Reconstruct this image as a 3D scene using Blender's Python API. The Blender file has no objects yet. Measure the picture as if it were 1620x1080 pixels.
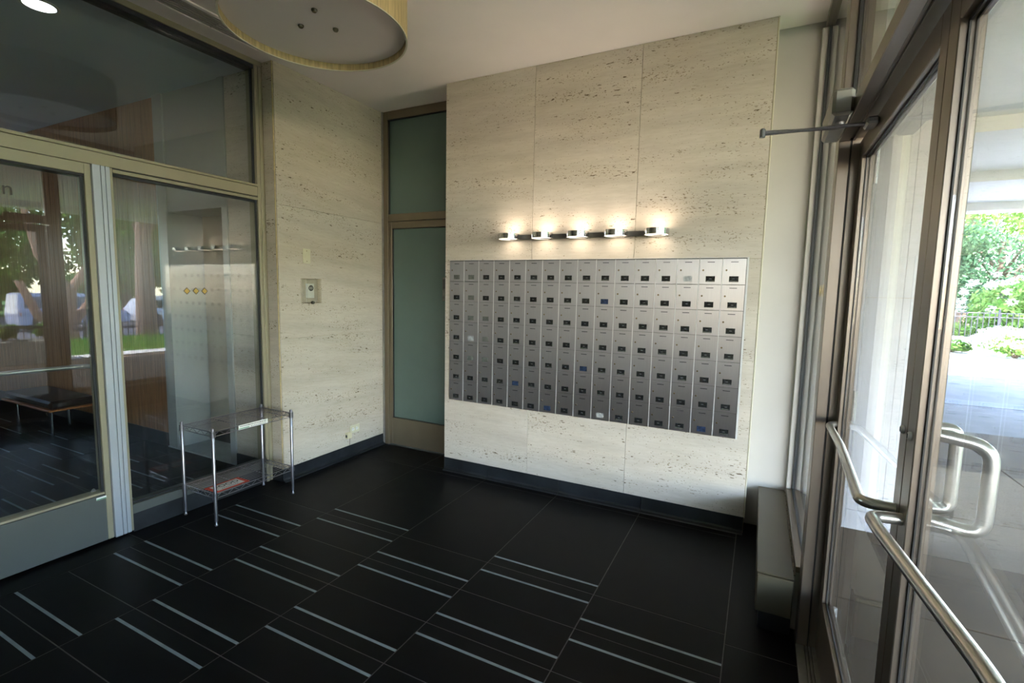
import bpy, math, random
import numpy as np
from mathutils import Vector, Matrix
random.seed(7)
rng = np.random.default_rng(7)
sc = bpy.context.scene
C = sc.collection

# ------------------------------------------------------------------ camera
F_PX, YAW, PITCH, ROLL = 780.49, 0.465869, -0.103330, 0.020326
cy, sy = math.cos(YAW), math.sin(YAW)
fw = Vector((-sy * math.cos(PITCH), cy * math.cos(PITCH), math.sin(PITCH)))
r0 = Vector((cy, sy, 0)); u0 = r0.cross(fw)
rt = r0 * math.cos(ROLL) + u0 * math.sin(ROLL)
up = -r0 * math.sin(ROLL) + u0 * math.cos(ROLL)
cam_d = bpy.data.cameras.new('camera')
cam_d.sensor_width = 36.0
cam_d.lens = F_PX / 1620 * 36
cam_d.clip_start = 0.02
cam_d.clip_end = 500
cam = bpy.data.objects.new('camera', cam_d); C.objects.link(cam)
m = Matrix(((rt.x, up.x, -fw.x, 0), (rt.y, up.y, -fw.y, 0), (rt.z, up.z, -fw.z, 1.5), (0, 0, 0, 1)))
cam.matrix_world = m
sc.camera = cam

# ------------------------------------------------------------------ world, sun, exposure
wd = bpy.data.worlds.new('sky'); sc.world = wd; wd.use_nodes = True
nt = wd.node_tree; nt.nodes.clear()
out = nt.nodes.new('ShaderNodeOutputWorld'); bg = nt.nodes.new('ShaderNodeBackground')
sky = nt.nodes.new('ShaderNodeTexSky')
sky.sky_type = 'NISHITA'; sky.sun_disc = False
sky.sun_elevation = math.radians(53); sky.sun_rotation = math.radians(141)
sky.air_density = 1.0; sky.dust_density = 0.8
nt.links.new(sky.outputs[0], bg.inputs[0]); nt.links.new(bg.outputs[0], out.inputs[0])
bg.inputs[1].default_value = 1.7
sun_d = bpy.data.lights.new('sun', 'SUN'); sun_d.energy = 16.0; sun_d.angle = math.radians(0.6)
sun_d.color = (1.0, 0.955, 0.94)
sun = bpy.data.objects.new('sun', sun_d); C.objects.link(sun)
sun.rotation_euler = Vector((-0.5, 0.62, -1.0)).to_track_quat('-Z', 'Y').to_euler()
sun.location = (3, -10, 20)
vs = sc.view_settings
vs.view_transform = 'Standard'; vs.look = 'None'; vs.gamma = 1.0; vs.use_curve_mapping = False
vs.exposure = 1.22
cyc = sc.cycles
cyc.use_denoising = True
cyc.max_bounces = 14; cyc.diffuse_bounces = 8; cyc.glossy_bounces = 8
cyc.transparent_max_bounces = 40; cyc.transmission_bounces = 8
cyc.sample_clamp_indirect = 6.0
cyc.caustics_reflective = False; cyc.caustics_refractive = False

# ------------------------------------------------------------------ materials
MATS = {}
def nodes(name):
    mt = bpy.data.materials.new(name); mt.use_nodes = True
    t = mt.node_tree; t.nodes.clear()
    o = t.nodes.new('ShaderNodeOutputMaterial')
    MATS[name] = mt
    return mt, t, o
def N(t, k, **kw):
    n = t.nodes.new(k)
    for a, v in kw.items(): setattr(n, a, v)
    return n
def mat(name, col, rough=0.5, metal=0.0, var=0.0, vscale=12.0, stretch=(1, 1, 1), bump=0.0, spec=0.5, coat=0.0, rvar=0.0, emit=None, estr=0.0, trans=0.0):
    mt, t, o = nodes(name)
    b = N(t, 'ShaderNodeBsdfPrincipled')
    t.links.new(b.outputs[0], o.inputs[0])
    b.inputs['Base Color'].default_value = (*col, 1)
    b.inputs['Roughness'].default_value = rough
    b.inputs['Metallic'].default_value = metal
    b.inputs['Specular IOR Level'].default_value = spec
    b.inputs['Coat Weight'].default_value = coat
    if emit:
        b.inputs['Emission Color'].default_value = (*emit, 1); b.inputs['Emission Strength'].default_value = estr
    if var or bump or rvar:
        g = N(t, 'ShaderNodeNewGeometry'); mp = N(t, 'ShaderNodeMapping')
        mp.inputs['Scale'].default_value = stretch
        nz = N(t, 'ShaderNodeTexNoise'); nz.inputs['Scale'].default_value = vscale; nz.inputs['Detail'].default_value = 5
        t.links.new(g.outputs['Position'], mp.inputs[0]); t.links.new(mp.outputs[0], nz.inputs['Vector'])
        if var:
            cr = N(t, 'ShaderNodeValToRGB')
            cr.color_ramp.elements[0].position = 0.3; cr.color_ramp.elements[1].position = 0.7
            cr.color_ramp.elements[0].color = (*[max(0, c * (1 - var)) for c in col], 1)
            cr.color_ramp.elements[1].color = (*[min(1, c * (1 + var)) for c in col], 1)
            t.links.new(nz.outputs[0], cr.inputs[0]); t.links.new(cr.outputs[0], b.inputs['Base Color'])
        if rvar:
            mr = N(t, 'ShaderNodeMapRange')
            mr.inputs['To Min'].default_value = rough - rvar; mr.inputs['To Max'].default_value = rough + rvar
            t.links.new(nz.outputs[0], mr.inputs[0]); t.links.new(mr.outputs[0], b.inputs['Roughness'])
        if bump:
            bp = N(t, 'ShaderNodeBump'); bp.inputs['Strength'].default_value = bump; bp.inputs['Distance'].default_value = 0.004
            t.links.new(nz.outputs[0], bp.inputs['Height']); t.links.new(bp.outputs[0], b.inputs['Normal'])
    return mt
def glass(name, tint, f0=0.045):
    mt, t, o = nodes(name)
    lw = N(t, 'ShaderNodeLayerWeight'); lw.inputs['Blend'].default_value = 0.5
    pw = N(t, 'ShaderNodeMath', operation='POWER'); pw.inputs[1].default_value = 5.0
    ma = N(t, 'ShaderNodeMath', operation='MULTIPLY_ADD'); ma.inputs[1].default_value = 1 - f0; ma.inputs[2].default_value = f0
    tr = N(t, 'ShaderNodeBsdfTransparent'); tr.inputs[0].default_value = (*tint, 1)
    gl = N(t, 'ShaderNodeBsdfGlossy'); gl.inputs['Roughness'].default_value = 0.0
    mx = N(t, 'ShaderNodeMixShader')
    t.links.new(lw.outputs['Facing'], pw.inputs[0]); t.links.new(pw.outputs[0], ma.inputs[0])
    t.links.new(ma.outputs[0], mx.inputs[0]); t.links.new(tr.outputs[0], mx.inputs[1]); t.links.new(gl.outputs[0], mx.inputs[2])
    t.links.new(mx.outputs[0], o.inputs[0])
    return mt
def travertine(name, base, tilt=0.0):
    mt, t, o = nodes(name)
    b = N(t, 'ShaderNodeBsdfPrincipled'); t.links.new(b.outputs[0], o.inputs[0])
    b.inputs['Roughness'].default_value = 0.55; b.inputs['Specular IOR Level'].default_value = 0.3
    g = N(t, 'ShaderNodeNewGeometry')
    oi = N(t, 'ShaderNodeObjectInfo')
    rot = N(t, 'ShaderNodeMapping'); rot.inputs['Rotation'].default_value = (tilt, tilt * 0.3, 0)
    t.links.new(g.outputs['Position'], rot.inputs[0])
    sh = N(t, 'ShaderNodeVectorMath', operation='MULTIPLY_ADD')
    cmb = N(t, 'ShaderNodeCombineXYZ')
    for i in range(3): t.links.new(oi.outputs['Random'], cmb.inputs[i])
    sh.inputs[1].default_value = (7.3, 5.1, 9.7)
    t.links.new(cmb.outputs[0], sh.inputs[0]); t.links.new(rot.outputs[0], sh.inputs[2])
    def noise(scale, stretch, detail=4, rough=0.55):
        mp = N(t, 'ShaderNodeMapping'); mp.inputs['Scale'].default_value = stretch
        nz = N(t, 'ShaderNodeTexNoise'); nz.inputs['Scale'].default_value = scale
        nz.inputs['Detail'].default_value = detail; nz.inputs['Roughness'].default_value = rough
        t.links.new(sh.outputs[0], mp.inputs[0]); t.links.new(mp.outputs[0], nz.inputs['Vector'])
        return nz.outputs[0]
    def ramp(src, p0, p1, c0, c1):
        cr = N(t, 'ShaderNodeValToRGB'); e = cr.color_ramp.elements
        e[0].position = p0; e[1].position = p1; e[0].color = (*c0, 1); e[1].color = (*c1, 1)
        t.links.new(src, cr.inputs[0]); return cr.outputs[0]
    def mul(a, bb, fac=1.0):
        mx = N(t, 'ShaderNodeMix', data_type='RGBA', blend_type='MULTIPLY')
        mx.inputs[0].default_value = fac
        t.links.new(a, mx.inputs[6]); t.links.new(bb, mx.inputs[7]); return mx.outputs[2]
    band = ramp(noise(2.2, (0.5, 0.5, 5.0), 6), 0.3, 0.72, [c * 0.86 for c in base], [min(1, c * 1.07) for c in base])
    cloud = ramp(noise(1.6, (1, 1, 1.6), 3), 0.3, 0.7, (0.93, 0.91, 0.87), (1, 1, 1))
    fine = ramp(noise(26, (0.5, 0.5, 3.0), 3), 0.35, 0.65, (0.93, 0.92, 0.9), (1, 1, 1))
    # pits: short dark dashes lying along the bedding, gathered in beds
    d1 = noise(30, (0.8, 0.8, 3.0), 2, 0.5)
    m1 = noise(2.6, (0.5, 0.5, 3.4), 3)
    ad = N(t, 'ShaderNodeMath', operation='MULTIPLY_ADD'); ad.inputs[1].default_value = 0.42
    t.links.new(m1, ad.inputs[0]); t.links.new(d1, ad.inputs[2])
    pit = ramp(ad.outputs[0], 0.905, 0.945, (1, 1, 1), (0.28, 0.23, 0.17))
    d2 = noise(75, (0.9, 0.9, 2.0), 1, 0.5)
    ad2 = N(t, 'ShaderNodeMath', operation='MULTIPLY_ADD'); ad2.inputs[1].default_value = 0.38
    t.links.new(m1, ad2.inputs[0]); t.links.new(d2, ad2.inputs[2])
    pit2 = ramp(ad2.outputs[0], 0.87, 0.91, (1, 1, 1), (0.58, 0.53, 0.45))
    c = mul(mul(mul(mul(band, cloud), fine), pit), pit2)
    t.links.new(c, b.inputs['Base Color'])
    bp = N(t, 'ShaderNodeBump'); bp.inputs['Strength'].default_value = 0.35; bp.inputs['Distance'].default_value = 0.003
    t.links.new(pit, bp.inputs['Height']); t.links.new(bp.outputs[0], b.inputs['Normal'])
    return mt
def leafmat(name, c0, c1, translucent=0.35):
    mt, t, o = nodes(name)
    g = N(t, 'ShaderNodeNewGeometry')
    cr = N(t, 'ShaderNodeValToRGB'); e = cr.color_ramp.elements
    e[0].color = (*c0, 1); e[1].color = (*c1, 1)
    t.links.new(g.outputs['Random Per Island'], cr.inputs[0])
    d = N(t, 'ShaderNodeBsdfDiffuse'); tl = N(t, 'ShaderNodeBsdfTranslucent'); mx = N(t, 'ShaderNodeMixShader')
    mx.inputs[0].default_value = translucent
    for n_ in (d, tl): t.links.new(cr.outputs[0], n_.inputs[0])
    t.links.new(d.outputs[0], mx.inputs[1]); t.links.new(tl.outputs[0], mx.inputs[2]); t.links.new(mx.outputs[0], o.inputs[0])
    return mt

M_TRAV = travertine('travertine', (0.62, 0.56, 0.505))
M_TRAVL = travertine('travertine_left_shaded', (0.55, 0.495, 0.425), 0.09)  # same stone, colour darkened for the weaker light on this wall
M_GROUT = mat('grout', (0.45, 0.36, 0.2), 0.8, var=0.15, vscale=30)
M_TILE = mat('black_tile', (0.0036, 0.0036, 0.0042), 0.46, var=0.3, vscale=9, bump=0.04, spec=0.11, rvar=0.06)
M_JOINT = mat('tile_joint', (0.085, 0.082, 0.08), 0.8, var=0.2, vscale=20)
M_INLAY = mat('inlay_metal', (0.22, 0.27, 0.29), 0.5, metal=0.35, var=0.15, vscale=14)
M_BASE = mat('black_base', (0.016, 0.018, 0.021), 0.38, var=0.5, vscale=7, spec=0.4)
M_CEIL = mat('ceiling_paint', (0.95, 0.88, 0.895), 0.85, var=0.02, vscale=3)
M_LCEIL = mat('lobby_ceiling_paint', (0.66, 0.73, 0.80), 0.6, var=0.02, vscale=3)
M_GREYP = mat('grey_paint', (0.43, 0.405, 0.395), 0.5, var=0.03, vscale=4)
M_WHITEP = mat('white_paint', (0.38, 0.39, 0.39), 0.35, var=0.03, vscale=5)
M_CREAM = mat('cream_wall', (0.55, 0.49, 0.41), 0.7, var=0.04, vscale=4)
M_FRAME = mat('champagne_frame', (0.34, 0.305, 0.215), 0.42, metal=0.45, var=0.05, vscale=3, stretch=(1, 1, 0.2))
M_BRONZE = mat('bronze_frame', (0.25, 0.208, 0.178), 0.34, metal=0.75, var=0.06, vscale=4, stretch=(1, 1, 0.15))
M_FRDOOR = mat('brown_frame', (0.155, 0.125, 0.085), 0.42, metal=0.3, var=0.08, vscale=5, stretch=(1, 1, 0.3))
M_ALU = mat('pale_aluminium', (0.44, 0.47, 0.52), 0.42, metal=0.5, var=0.04, vscale=3, stretch=(1, 1, 0.2))
M_KICK = mat('kick_rail', (0.10, 0.108, 0.103), 0.45, metal=0.4, var=0.05, vscale=3)
M_GASKET = mat('black_gasket', (0.012, 0.013, 0.016), 0.5, var=0.2, vscale=40)
M_GLASS = glass('clear_glass', (0.97, 0.975, 0.975), 0.045)
M_GLASSL = glass('lobby_glass', (0.93, 0.955, 0.95), 0.06)
M_FROST = mat('frosted_glass', (0.085, 0.13, 0.118), 0.22, var=0.06, vscale=2.2, spec=0.5, coat=0.15)
M_STEEL = mat('brushed_steel', (0.37, 0.350, 0.360), 0.29, metal=0.95, var=0.035, vscale=26, stretch=(10, 1, 0.35), rvar=0.0)
_t = M_STEEL.node_tree; _b = [n_ for n_ in _t.nodes if n_.type == 'BSDF_PRINCIPLED'][0]
_v = N(_t, 'ShaderNodeCombineXYZ'); _v.inputs[0].default_value = 1.0
_t.links.new(_v.outputs[0], _b.inputs['Tangent']); _b.inputs['Anisotropic'].default_value = 0.88
M_STEELB = mat('steel_edge', (0.70, 0.69, 0.70), 0.4, metal=0.4, var=0.05, vscale=20)
M_STEELD = mat('steel_gap', (0.10, 0.095, 0.095), 0.5, metal=0.6, var=0.1, vscale=20)
M_CHROME = mat('chrome', (0.62, 0.62, 0.64), 0.14, metal=1.0, var=0.03, vscale=20)
M_WIRE = mat('shelf_chrome', (0.22, 0.215, 0.24), 0.28, metal=0.9, var=0.05, vscale=20)
M_RAIL = mat('dark_rail', (0.13, 0.12, 0.115), 0.45, metal=0.5, var=0.05, vscale=20)
M_CARD = mat('dark_card', (0.014, 0.015, 0.016), 0.15, var=0.4, vscale=60, spec=0.6)
M_CARDG = mat('grey_card', (0.12, 0.125, 0.115), 0.25, var=0.25, vscale=50)
M_CARDW = mat('pale_card', (0.32, 0.33, 0.34), 0.4, var=0.3, vscale=70)
M_CARDB = mat('blue_card', (0.022, 0.035, 0.075), 0.2, var=0.6, vscale=70)
M_TICK = mat('card_lettering', (0.12, 0.12, 0.125), 0.6, var=0.2, vscale=60)
M_SLOT = mat('slot_shadow', (0.022, 0.018, 0.03), 0.5, var=0.2, vscale=40)
M_BRASS = mat('lock_brass', (0.16, 0.115, 0.06), 0.35, metal=0.8, var=0.3, vscale=40)
M_SHADE = mat('woven_shade', (0.52, 0.38, 0.19), 0.7, var=0.28, vscale=60, stretch=(1.5, 1.5, 0.12))
M_RIM = mat('pale_rim', (0.66, 0.62, 0.5), 0.5, var=0.05, vscale=20)
M_DIFF = mat('shade_diffuser', (0.82, 0.74, 0.70), 0.6, var=0.02, vscale=3)
M_KNOB = mat('bronze_knob', (0.10, 0.085, 0.05), 0.3, metal=0.8, var=0.1, vscale=30)
M_LAMP = mat('lamp_glow', (1, 0.9, 0.75), 0.5, emit=(1.0, 0.83, 0.62), estr=2.4, var=0.01)
M_DOWN = mat('downlight_glow', (1, 1, 1), 0.5, emit=(0.93, 0.97, 1.0), estr=3.5, var=0.01)
M_PLATE = mat('ivory_plate', (0.56, 0.53, 0.38), 0.45, var=0.04, vscale=30)
M_IVORY = mat('ivory_plug', (0.60, 0.54, 0.36), 0.45, var=0.05, vscale=30)
M_COVER = mat('grey_cover', (0.46, 0.42, 0.35), 0.3, var=0.1, vscale=30)
M_CLEAR = glass('clear_plastic', (0.95, 0.945, 0.92), 0.05)
M_WHITE = mat('white_plastic', (0.7, 0.71, 0.68), 0.4, var=0.03, vscale=30)
M_DARK = mat('dark_plastic', (0.03, 0.03, 0.032), 0.4, var=0.2, vscale=30)
M_BOX = mat('beige_metal', (0.072, 0.061, 0.039), 0.42, var=0.05, vscale=6)
M_CAULK = mat('old_caulk', (0.14, 0.12, 0.09), 0.8, var=0.6, vscale=60, bump=0.6)
M_BAR = mat('satin_steel_tube', (0.55, 0.54, 0.53), 0.28, metal=0.9, var=0.06, vscale=40)
M_CLOSER = mat('closer_grey', (0.26, 0.245, 0.225), 0.4, metal=0.4, var=0.05, vscale=20)
M_ARM = mat('arm_grey', (0.30, 0.28, 0.29), 0.35, metal=0.6, var=0.15, vscale=60)
M_RED = mat('red_paper', (0.55, 0.06, 0.03), 0.6, var=0.05, vscale=30)
M_PAPER = mat('white_paper', (0.72, 0.70, 0.66), 0.7, var=0.03, vscale=30)
M_INK = mat('black_ink', (0.02, 0.02, 0.022), 0.6, var=0.1, vscale=30)
M_GREEN = mat('green_ink', (0.05, 0.25, 0.12), 0.6, var=0.1, vscale=30)
M_GOLD = mat('gold_decal', (0.55, 0.38, 0.10), 0.4, var=0.05, vscale=30)
M_BROWND = mat('brown_letter', (0.06, 0.04, 0.03), 0.5, var=0.1, vscale=30)
M_WOOD = mat('wood_panel', (0.30, 0.15, 0.065), 0.45, var=0.35, vscale=9, stretch=(6, 6, 0.25))
M_WOODB = mat('bench_wood', (0.34, 0.13, 0.05), 0.35, var=0.25, vscale=12, stretch=(0.4, 6, 6))
M_LEATHER = mat('dark_leather', (0.025, 0.018, 0.018), 0.35, var=0.2, vscale=20, bump=0.1)
M_THRESH = mat('threshold_metal', (0.33, 0.32, 0.31), 0.4, metal=0.6, var=0.1, vscale=20)
M_STONE = mat('grey_stone_sill', (0.42, 0.45, 0.46), 0.5, var=0.08, vscale=12)
# outdoors
M_CONC = mat('concrete', (0.115, 0.078, 0.048), 0.85, var=0.18, vscale=2.6)
M_ASPH = mat('asphalt', (0.21, 0.195, 0.195), 0.85, var=0.2, vscale=3.0)
M_ROAD = mat('street_asphalt_shaded', (0.055, 0.055, 0.065), 0.85, var=0.2, vscale=3.0)  # asphalt colour darkened to stand for tree shade over the street
M_BAND = mat('worn_band', (0.27, 0.27, 0.30), 0.85, var=0.15, vscale=3.0)
M_PALE = mat('pale_paving', (0.62, 0.60, 0.58), 0.85, var=0.08, vscale=3.0)
M_SOIL = mat('planting_soil', (0.05, 0.045, 0.025), 0.95, var=0.4, vscale=5)
M_TURF = mat('turf', (0.10, 0.20, 0.04), 0.95, var=0.3, vscale=6)
M_EXTW = mat('exterior_white_stone', (0.60, 0.60, 0.66), 0.6, var=0.04, vscale=3, stretch=(0.5, 0.5, 4))
M_CANOPY = mat('canopy_white', (0.82, 0.80, 0.80), 0.7, var=0.03, vscale=1.5)
M_IRON = mat('black_iron', (0.03, 0.03, 0.032), 0.45, var=0.2, vscale=30)
M_IRONG = mat('grey_iron', (0.06, 0.056, 0.06), 0.5, var=0.15, vscale=30)
M_BARK = mat('bark', (0.20, 0.13, 0.09), 0.9, var=0.4, vscale=14, stretch=(3, 3, 0.6), bump=0.6)
M_BARKP = mat('smooth_pink_bark', (0.36, 0.20, 0.13), 0.8, var=0.3, vscale=8, stretch=(2, 2, 0.6))
M_LEAF = leafmat('leaf_green', (0.03, 0.09, 0.02), (0.20, 0.36, 0.07))
M_LEAFB = leafmat('leaf_blue_green', (0.035, 0.10, 0.05), (0.17, 0.32, 0.15))
M_LEAFL = leafmat('leaf_light', (0.10, 0.24, 0.04), (0.38, 0.52, 0.14))
M_FLOWER = leafmat('flower_white', (0.55, 0.58, 0.45), (0.85, 0.86, 0.8), 0.2)
M_GRASS = leafmat('grass_blade', (0.05, 0.16, 0.02), (0.22, 0.42, 0.08))
M_CARW = mat('white_car_paint', (0.55, 0.57, 0.62), 0.25, var=0.02, vscale=3, coat=0.6)
M_CARV = mat('van_paint', (0.34, 0.36, 0.46), 0.3, var=0.02, vscale=3, coat=0.5)
M_CARG = mat('car_glass', (0.015, 0.018, 0.022), 0.08, var=0.1, vscale=3, spec=0.7)
M_TYRE = mat('tyre', (0.02, 0.02, 0.02), 0.8, var=0.2, vscale=20)
M_RIMS = mat('wheel_rim', (0.5, 0.5, 0.52), 0.3, metal=0.8, var=0.05, vscale=20)
M_LAMPR = mat('tail_lamp', (0.4, 0.02, 0.02), 0.2, var=0.1, vscale=20)
M_POT = mat('planter_concrete', (0.60, 0.57, 0.53), 0.8, var=0.06, vscale=8)

# ------------------------------------------------------------------ mesh helpers
OFF = {}
def off(o):
    return OFF.get(o.name, Vector((0, 0, 0)))
class MB:
    def __init__(s): s.v = []; s.f = []
    def add(s, vs_, fs_):
        n = len(s.v); s.v += [tuple(x) for x in vs_]; s.f += [tuple(i + n for i in f) for f in fs_]; return s
    def box(s, x0, x1, y0, y1, z0, z1, b=0.0):
        if x0 > x1: x0, x1 = x1, x0
        if y0 > y1: y0, y1 = y1, y0
        if z0 > z1: z0, z1 = z1, z0
        if b <= 0:
            return s.add([(x0, y0, z0), (x1, y0, z0), (x1, y1, z0), (x0, y1, z0), (x0, y0, z1), (x1, y0, z1), (x1, y1, z1), (x0, y1, z1)],
                         [(0, 3, 2, 1), (4, 5, 6, 7), (0, 1, 5, 4), (1, 2, 6, 5), (2, 3, 7, 6), (3, 0, 4, 7)])
        b = min(b, (x1 - x0) * 0.45, (y1 - y0) * 0.45, (z1 - z0) * 0.45)
        X, Y, Z = (x0, x1), (y0, y1), (z0, z1); V = []; idx = {}
        for i in (0, 1):
            for j in (0, 1):
                for k in (0, 1):
                    for a in range(3):
                        p = [X[i], Y[j], Z[k]]
                        sg = [1 if q == 0 else -1 for q in (i, j, k)]
                        for c in range(3):
                            if c != a: p[c] += sg[c] * b
                        idx[(i, j, k, a)] = len(V); V.append(tuple(p))
        Fs = []
        for a in range(3):
            o_ = [c for c in range(3) if c != a]
            for sd in (0, 1):
                q = []
                for (u, w) in ((0, 0), (1, 0), (1, 1), (0, 1)):
                    ijk = [0, 0, 0]; ijk[a] = sd; ijk[o_[0]] = u; ijk[o_[1]] = w
                    q.append(idx[(*ijk, a)])
                Fs.append(q)
            for u in (0, 1):
                for w in (0, 1):
                    q = []
                    for sd, ax in ((0, o_[0]), (1, o_[0]), (1, o_[1]), (0, o_[1])):
                        ijk = [0, 0, 0]; ijk[a] = sd; ijk[o_[0]] = u; ijk[o_[1]] = w
                        q.append(idx[(*ijk, ax)])
                    Fs.append(q)
        for i in (0, 1):
            for j in (0, 1):
                for k in (0, 1): Fs.append([idx[(i, j, k, a)] for a in range(3)])
        return s.add(V, Fs)
    def tube(s, pts, r, n=10, cap=True):
        pts = [Vector(p) for p in pts]
        rs = r if isinstance(r, (list, tuple)) else [r] * len(pts)
        V = []; Fs = []; nrm = None
        for i, p in enumerate(pts):
            t = (pts[min(i + 1, len(pts) - 1)] - pts[max(i - 1, 0)]).normalized()
            if nrm is None:
                a = Vector((0, 0, 1)) if abs(t.z) < 0.9 else Vector((1, 0, 0)); nrm = t.cross(a).normalized()
            else:
                nrm = (nrm - t * nrm.dot(t)).normalized()
            bn = t.cross(nrm)
            for k in range(n):
                a = 2 * math.pi * k / n
                V.append(p + (nrm * math.cos(a) + bn * math.sin(a)) * rs[i])
        for i in range(len(pts) - 1):
            for k in range(n):
                a = i * n + k; b = i * n + (k + 1) % n
                Fs.append((a, b, b + n, a + n))
        if cap:
            Fs.append(tuple(range(n - 1, -1, -1))); Fs.append(tuple((len(pts) - 1) * n + k for k in range(n)))
        return s.add(V, Fs)
    def lathe(s, prof, c, n=32, axis='z'):
        V = []; Fs = []
        for (r, h) in prof:
            for k in range(n):
                a = 2 * math.pi * k / n; u, w = r * math.cos(a), r * math.sin(a)
                if axis == 'z': V.append((c[0] + u, c[1] + w, c[2] + h))
                elif axis == 'x': V.append((c[0] + h, c[1] + u, c[2] + w))
                else: V.append((c[0] + u, c[1] + h, c[2] + w))
        m_ = len(prof)
        for i in range(m_ - 1):
            for k in range(n):
                a = i * n + k; b = i * n + (k + 1) % n
                Fs.append((a, b, b + n, a + n))
        return s.add(V, Fs)
    def disc(s, c, r, n=24, axis='z', h=0.004):
        return s.lathe([(0.0001, 0), (r, 0), (r, h), (0.0001, h)], c, n, axis)
    def prism(s, poly, a0, a1, axis='y'):
        n = len(poly); V = []
        for a in (a0, a1):
            for (u, w) in poly:
                V.append({'y': (u, a, w), 'x': (a, u, w), 'z': (u, w, a)}[axis])
        Fs = [tuple(range(n)), tuple(range(2 * n - 1, n - 1, -1))]
        for i in range(n): Fs.append((i, (i + 1) % n, n + (i + 1) % n, n + i))
        return s.add(V, Fs)
    def mesh(s, name, mt, o3=(0, 0, 0), smooth=False):
        me = bpy.data.meshes.new(name)
        o3 = Vector(o3)
        me.from_pydata([Vector(v) - o3 for v in s.v], [], s.f)
        import bmesh
        bm = bmesh.new(); bm.from_mesh(me); bmesh.ops.recalc_face_normals(bm, faces=bm.faces); bm.to_mesh(me); bm.free()
        if smooth:
            me.polygons.foreach_set('use_smooth', [True] * len(me.polygons))
            try: me.set_sharp_from_angle(angle=math.radians(40))
            except Exception: pass
        me.materials.append(mt)
        me.update()
        return me
    def build(s, name, mt, parent=None, loc=None, smooth=False):
        """One mesh object from world-space geometry; its origin is the parent's (or loc)."""
        o3 = off(parent) if parent is not None else Vector(loc if loc is not None else (0, 0, 0))
        o = bpy.data.objects.new(name, s.mesh(name, mt, o3, smooth)); C.objects.link(o)
        if parent is not None: o.parent = parent
        else: o.location = o3
        OFF[o.name] = Vector(o3)
        return o
def tag(o, label=None, cat=None, group=None, kind=None):
    if label: o['label'] = label
    if cat: o['category'] = cat
    if group: o['group'] = group
    if kind: o['kind'] = kind
    return o
def empty(name, loc, label=None, cat=None, group=None, kind=None):
    o = bpy.data.objects.new(name, None); C.objects.link(o)
    o.empty_display_size = 0.1; o.location = loc; OFF[o.name] = Vector(loc)
    return tag(o, label, cat, group, kind)
def put(name, me, parent, loc, rot=None):
    """Place shared mesh data under a parent, loc in world space."""
    o = bpy.data.objects.new(name, me); C.objects.link(o)
    base = off(parent) if parent is not None else Vector((0, 0, 0))
    if parent is not None: o.parent = parent
    o.location = Vector(loc) - base
    if rot: o.rotation_euler = rot
    OFF[o.name] = Vector(loc)
    return o
def B(*a, **k): return MB().box(*a, **k)
def arc_path(pts, rad, seg=6):
    """Round the corners of a polyline."""
    P_ = [Vector(p) for p in pts]; o = [P_[0]]
    for i in range(1, len(P_) - 1):
        a, b, c = P_[i - 1], P_[i], P_[i + 1]
        d1 = (a - b).normalized(); d2 = (c - b).normalized()
        rr = min(rad, (a - b).length * 0.45, (c - b).length * 0.45)
        p0, p2 = b + d1 * rr, b + d2 * rr
        for k in range(seg + 1):
            t = k / seg; o.append(p0 * (1 - t) ** 2 + b * 2 * t * (1 - t) + p2 * t * t)
    o.append(P_[-1]); return o
def text_mesh(body, size, mt, name, extrude=0.0004):
    cu = bpy.data.curves.new(name, 'FONT'); cu.body = body; cu.size = size; cu.extrude = extrude
    cu.align_x = 'CENTER'; cu.align_y = 'CENTER'; cu.resolution_u = 3
    ob = bpy.data.objects.new(name, cu); C.objects.link(ob)
    bpy.context.view_layer.update()
    me = bpy.data.meshes.new_from_object(ob.evaluated_get(bpy.context.evaluated_depsgraph_get()))
    bpy.data.objects.remove(ob); me.materials.clear(); me.materials.append(mt)
    return me

# ================================================================== THE SETTING
S = 'structure'
CEIL = 3.08
# ---- floor: joint bed with every tile and inlay strip laid on it
floor = tag(B(-9.2, 0.345, -1.6, 3.62, -0.12, -0.0012).build('floor', M_JOINT), 'black stone tile floor with pale inlaid strips', 'floor', kind=S)
XE = [-0.05, -0.655, -1.262, -1.871, -2.498, -3.130]
G = 0.0022
def tile(x0, x1, y0, y1):
    B(x0 + G, x1 - G, y0 + G, y1 - G, -0.0012, 0.0, 0.0004).build('floor_tile', M_TILE, floor)
strip_me = {}
def strip(x0, x1, y):
    w = round(x1 - x0, 3)
    if w not in strip_me:
        strip_me[w] = B(-w / 2 + 0.002, w / 2 - 0.002, -0.0063, 0.0063, 0, 0.0006).mesh('inlay_strip', M_INLAY)
    put('inlay_strip', strip_me[w], floor, ((x0 + x1) / 2, y, 0.0))
JY = [2.265 - 0.281 * k for k in range(14)]
for c in range(5):
    x1, x0 = XE[c], XE[c + 1]
    tile(x0, x1, JY[0], 3.245)
    for k in range(13):
        tile(x0, x1, JY[k + 1], JY[k])
    for k in range(13):
        if (k + c) % 2 == 1:
            if JY[k] + 0.0765 < 2.4: strip(x0, x1, JY[k] + 0.0765)
            strip(x0, x1, JY[k] - 0.0765)
for (a, b_) in ((-3.13, -2.498), (-2.498, -1.871), (-1.871, -1.262), (-1.262, -0.655), (-0.655, -0.05)):
    if b_ < -2.4: tile(a, b_, 3.245, 3.62)
    else: tile(a, b_, 3.245, 3.345)
tile(-2.498, -2.288, 3.345, 3.62); tile(-0.05, 0.225, 2.2, 3.5); tile(-0.05, 0.225, 0.9, 2.2); tile(-0.05, 0.225, -1.4, 0.9)
for (a, b_) in ((2.5, 3.62), (1.5, 2.5), (0.5, 1.5), (-1.4, 0.5)): tile(-3.35, -3.13, a, b_)
LXE = [-3.36 - 0.612 * k for k in range(10)]
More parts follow.
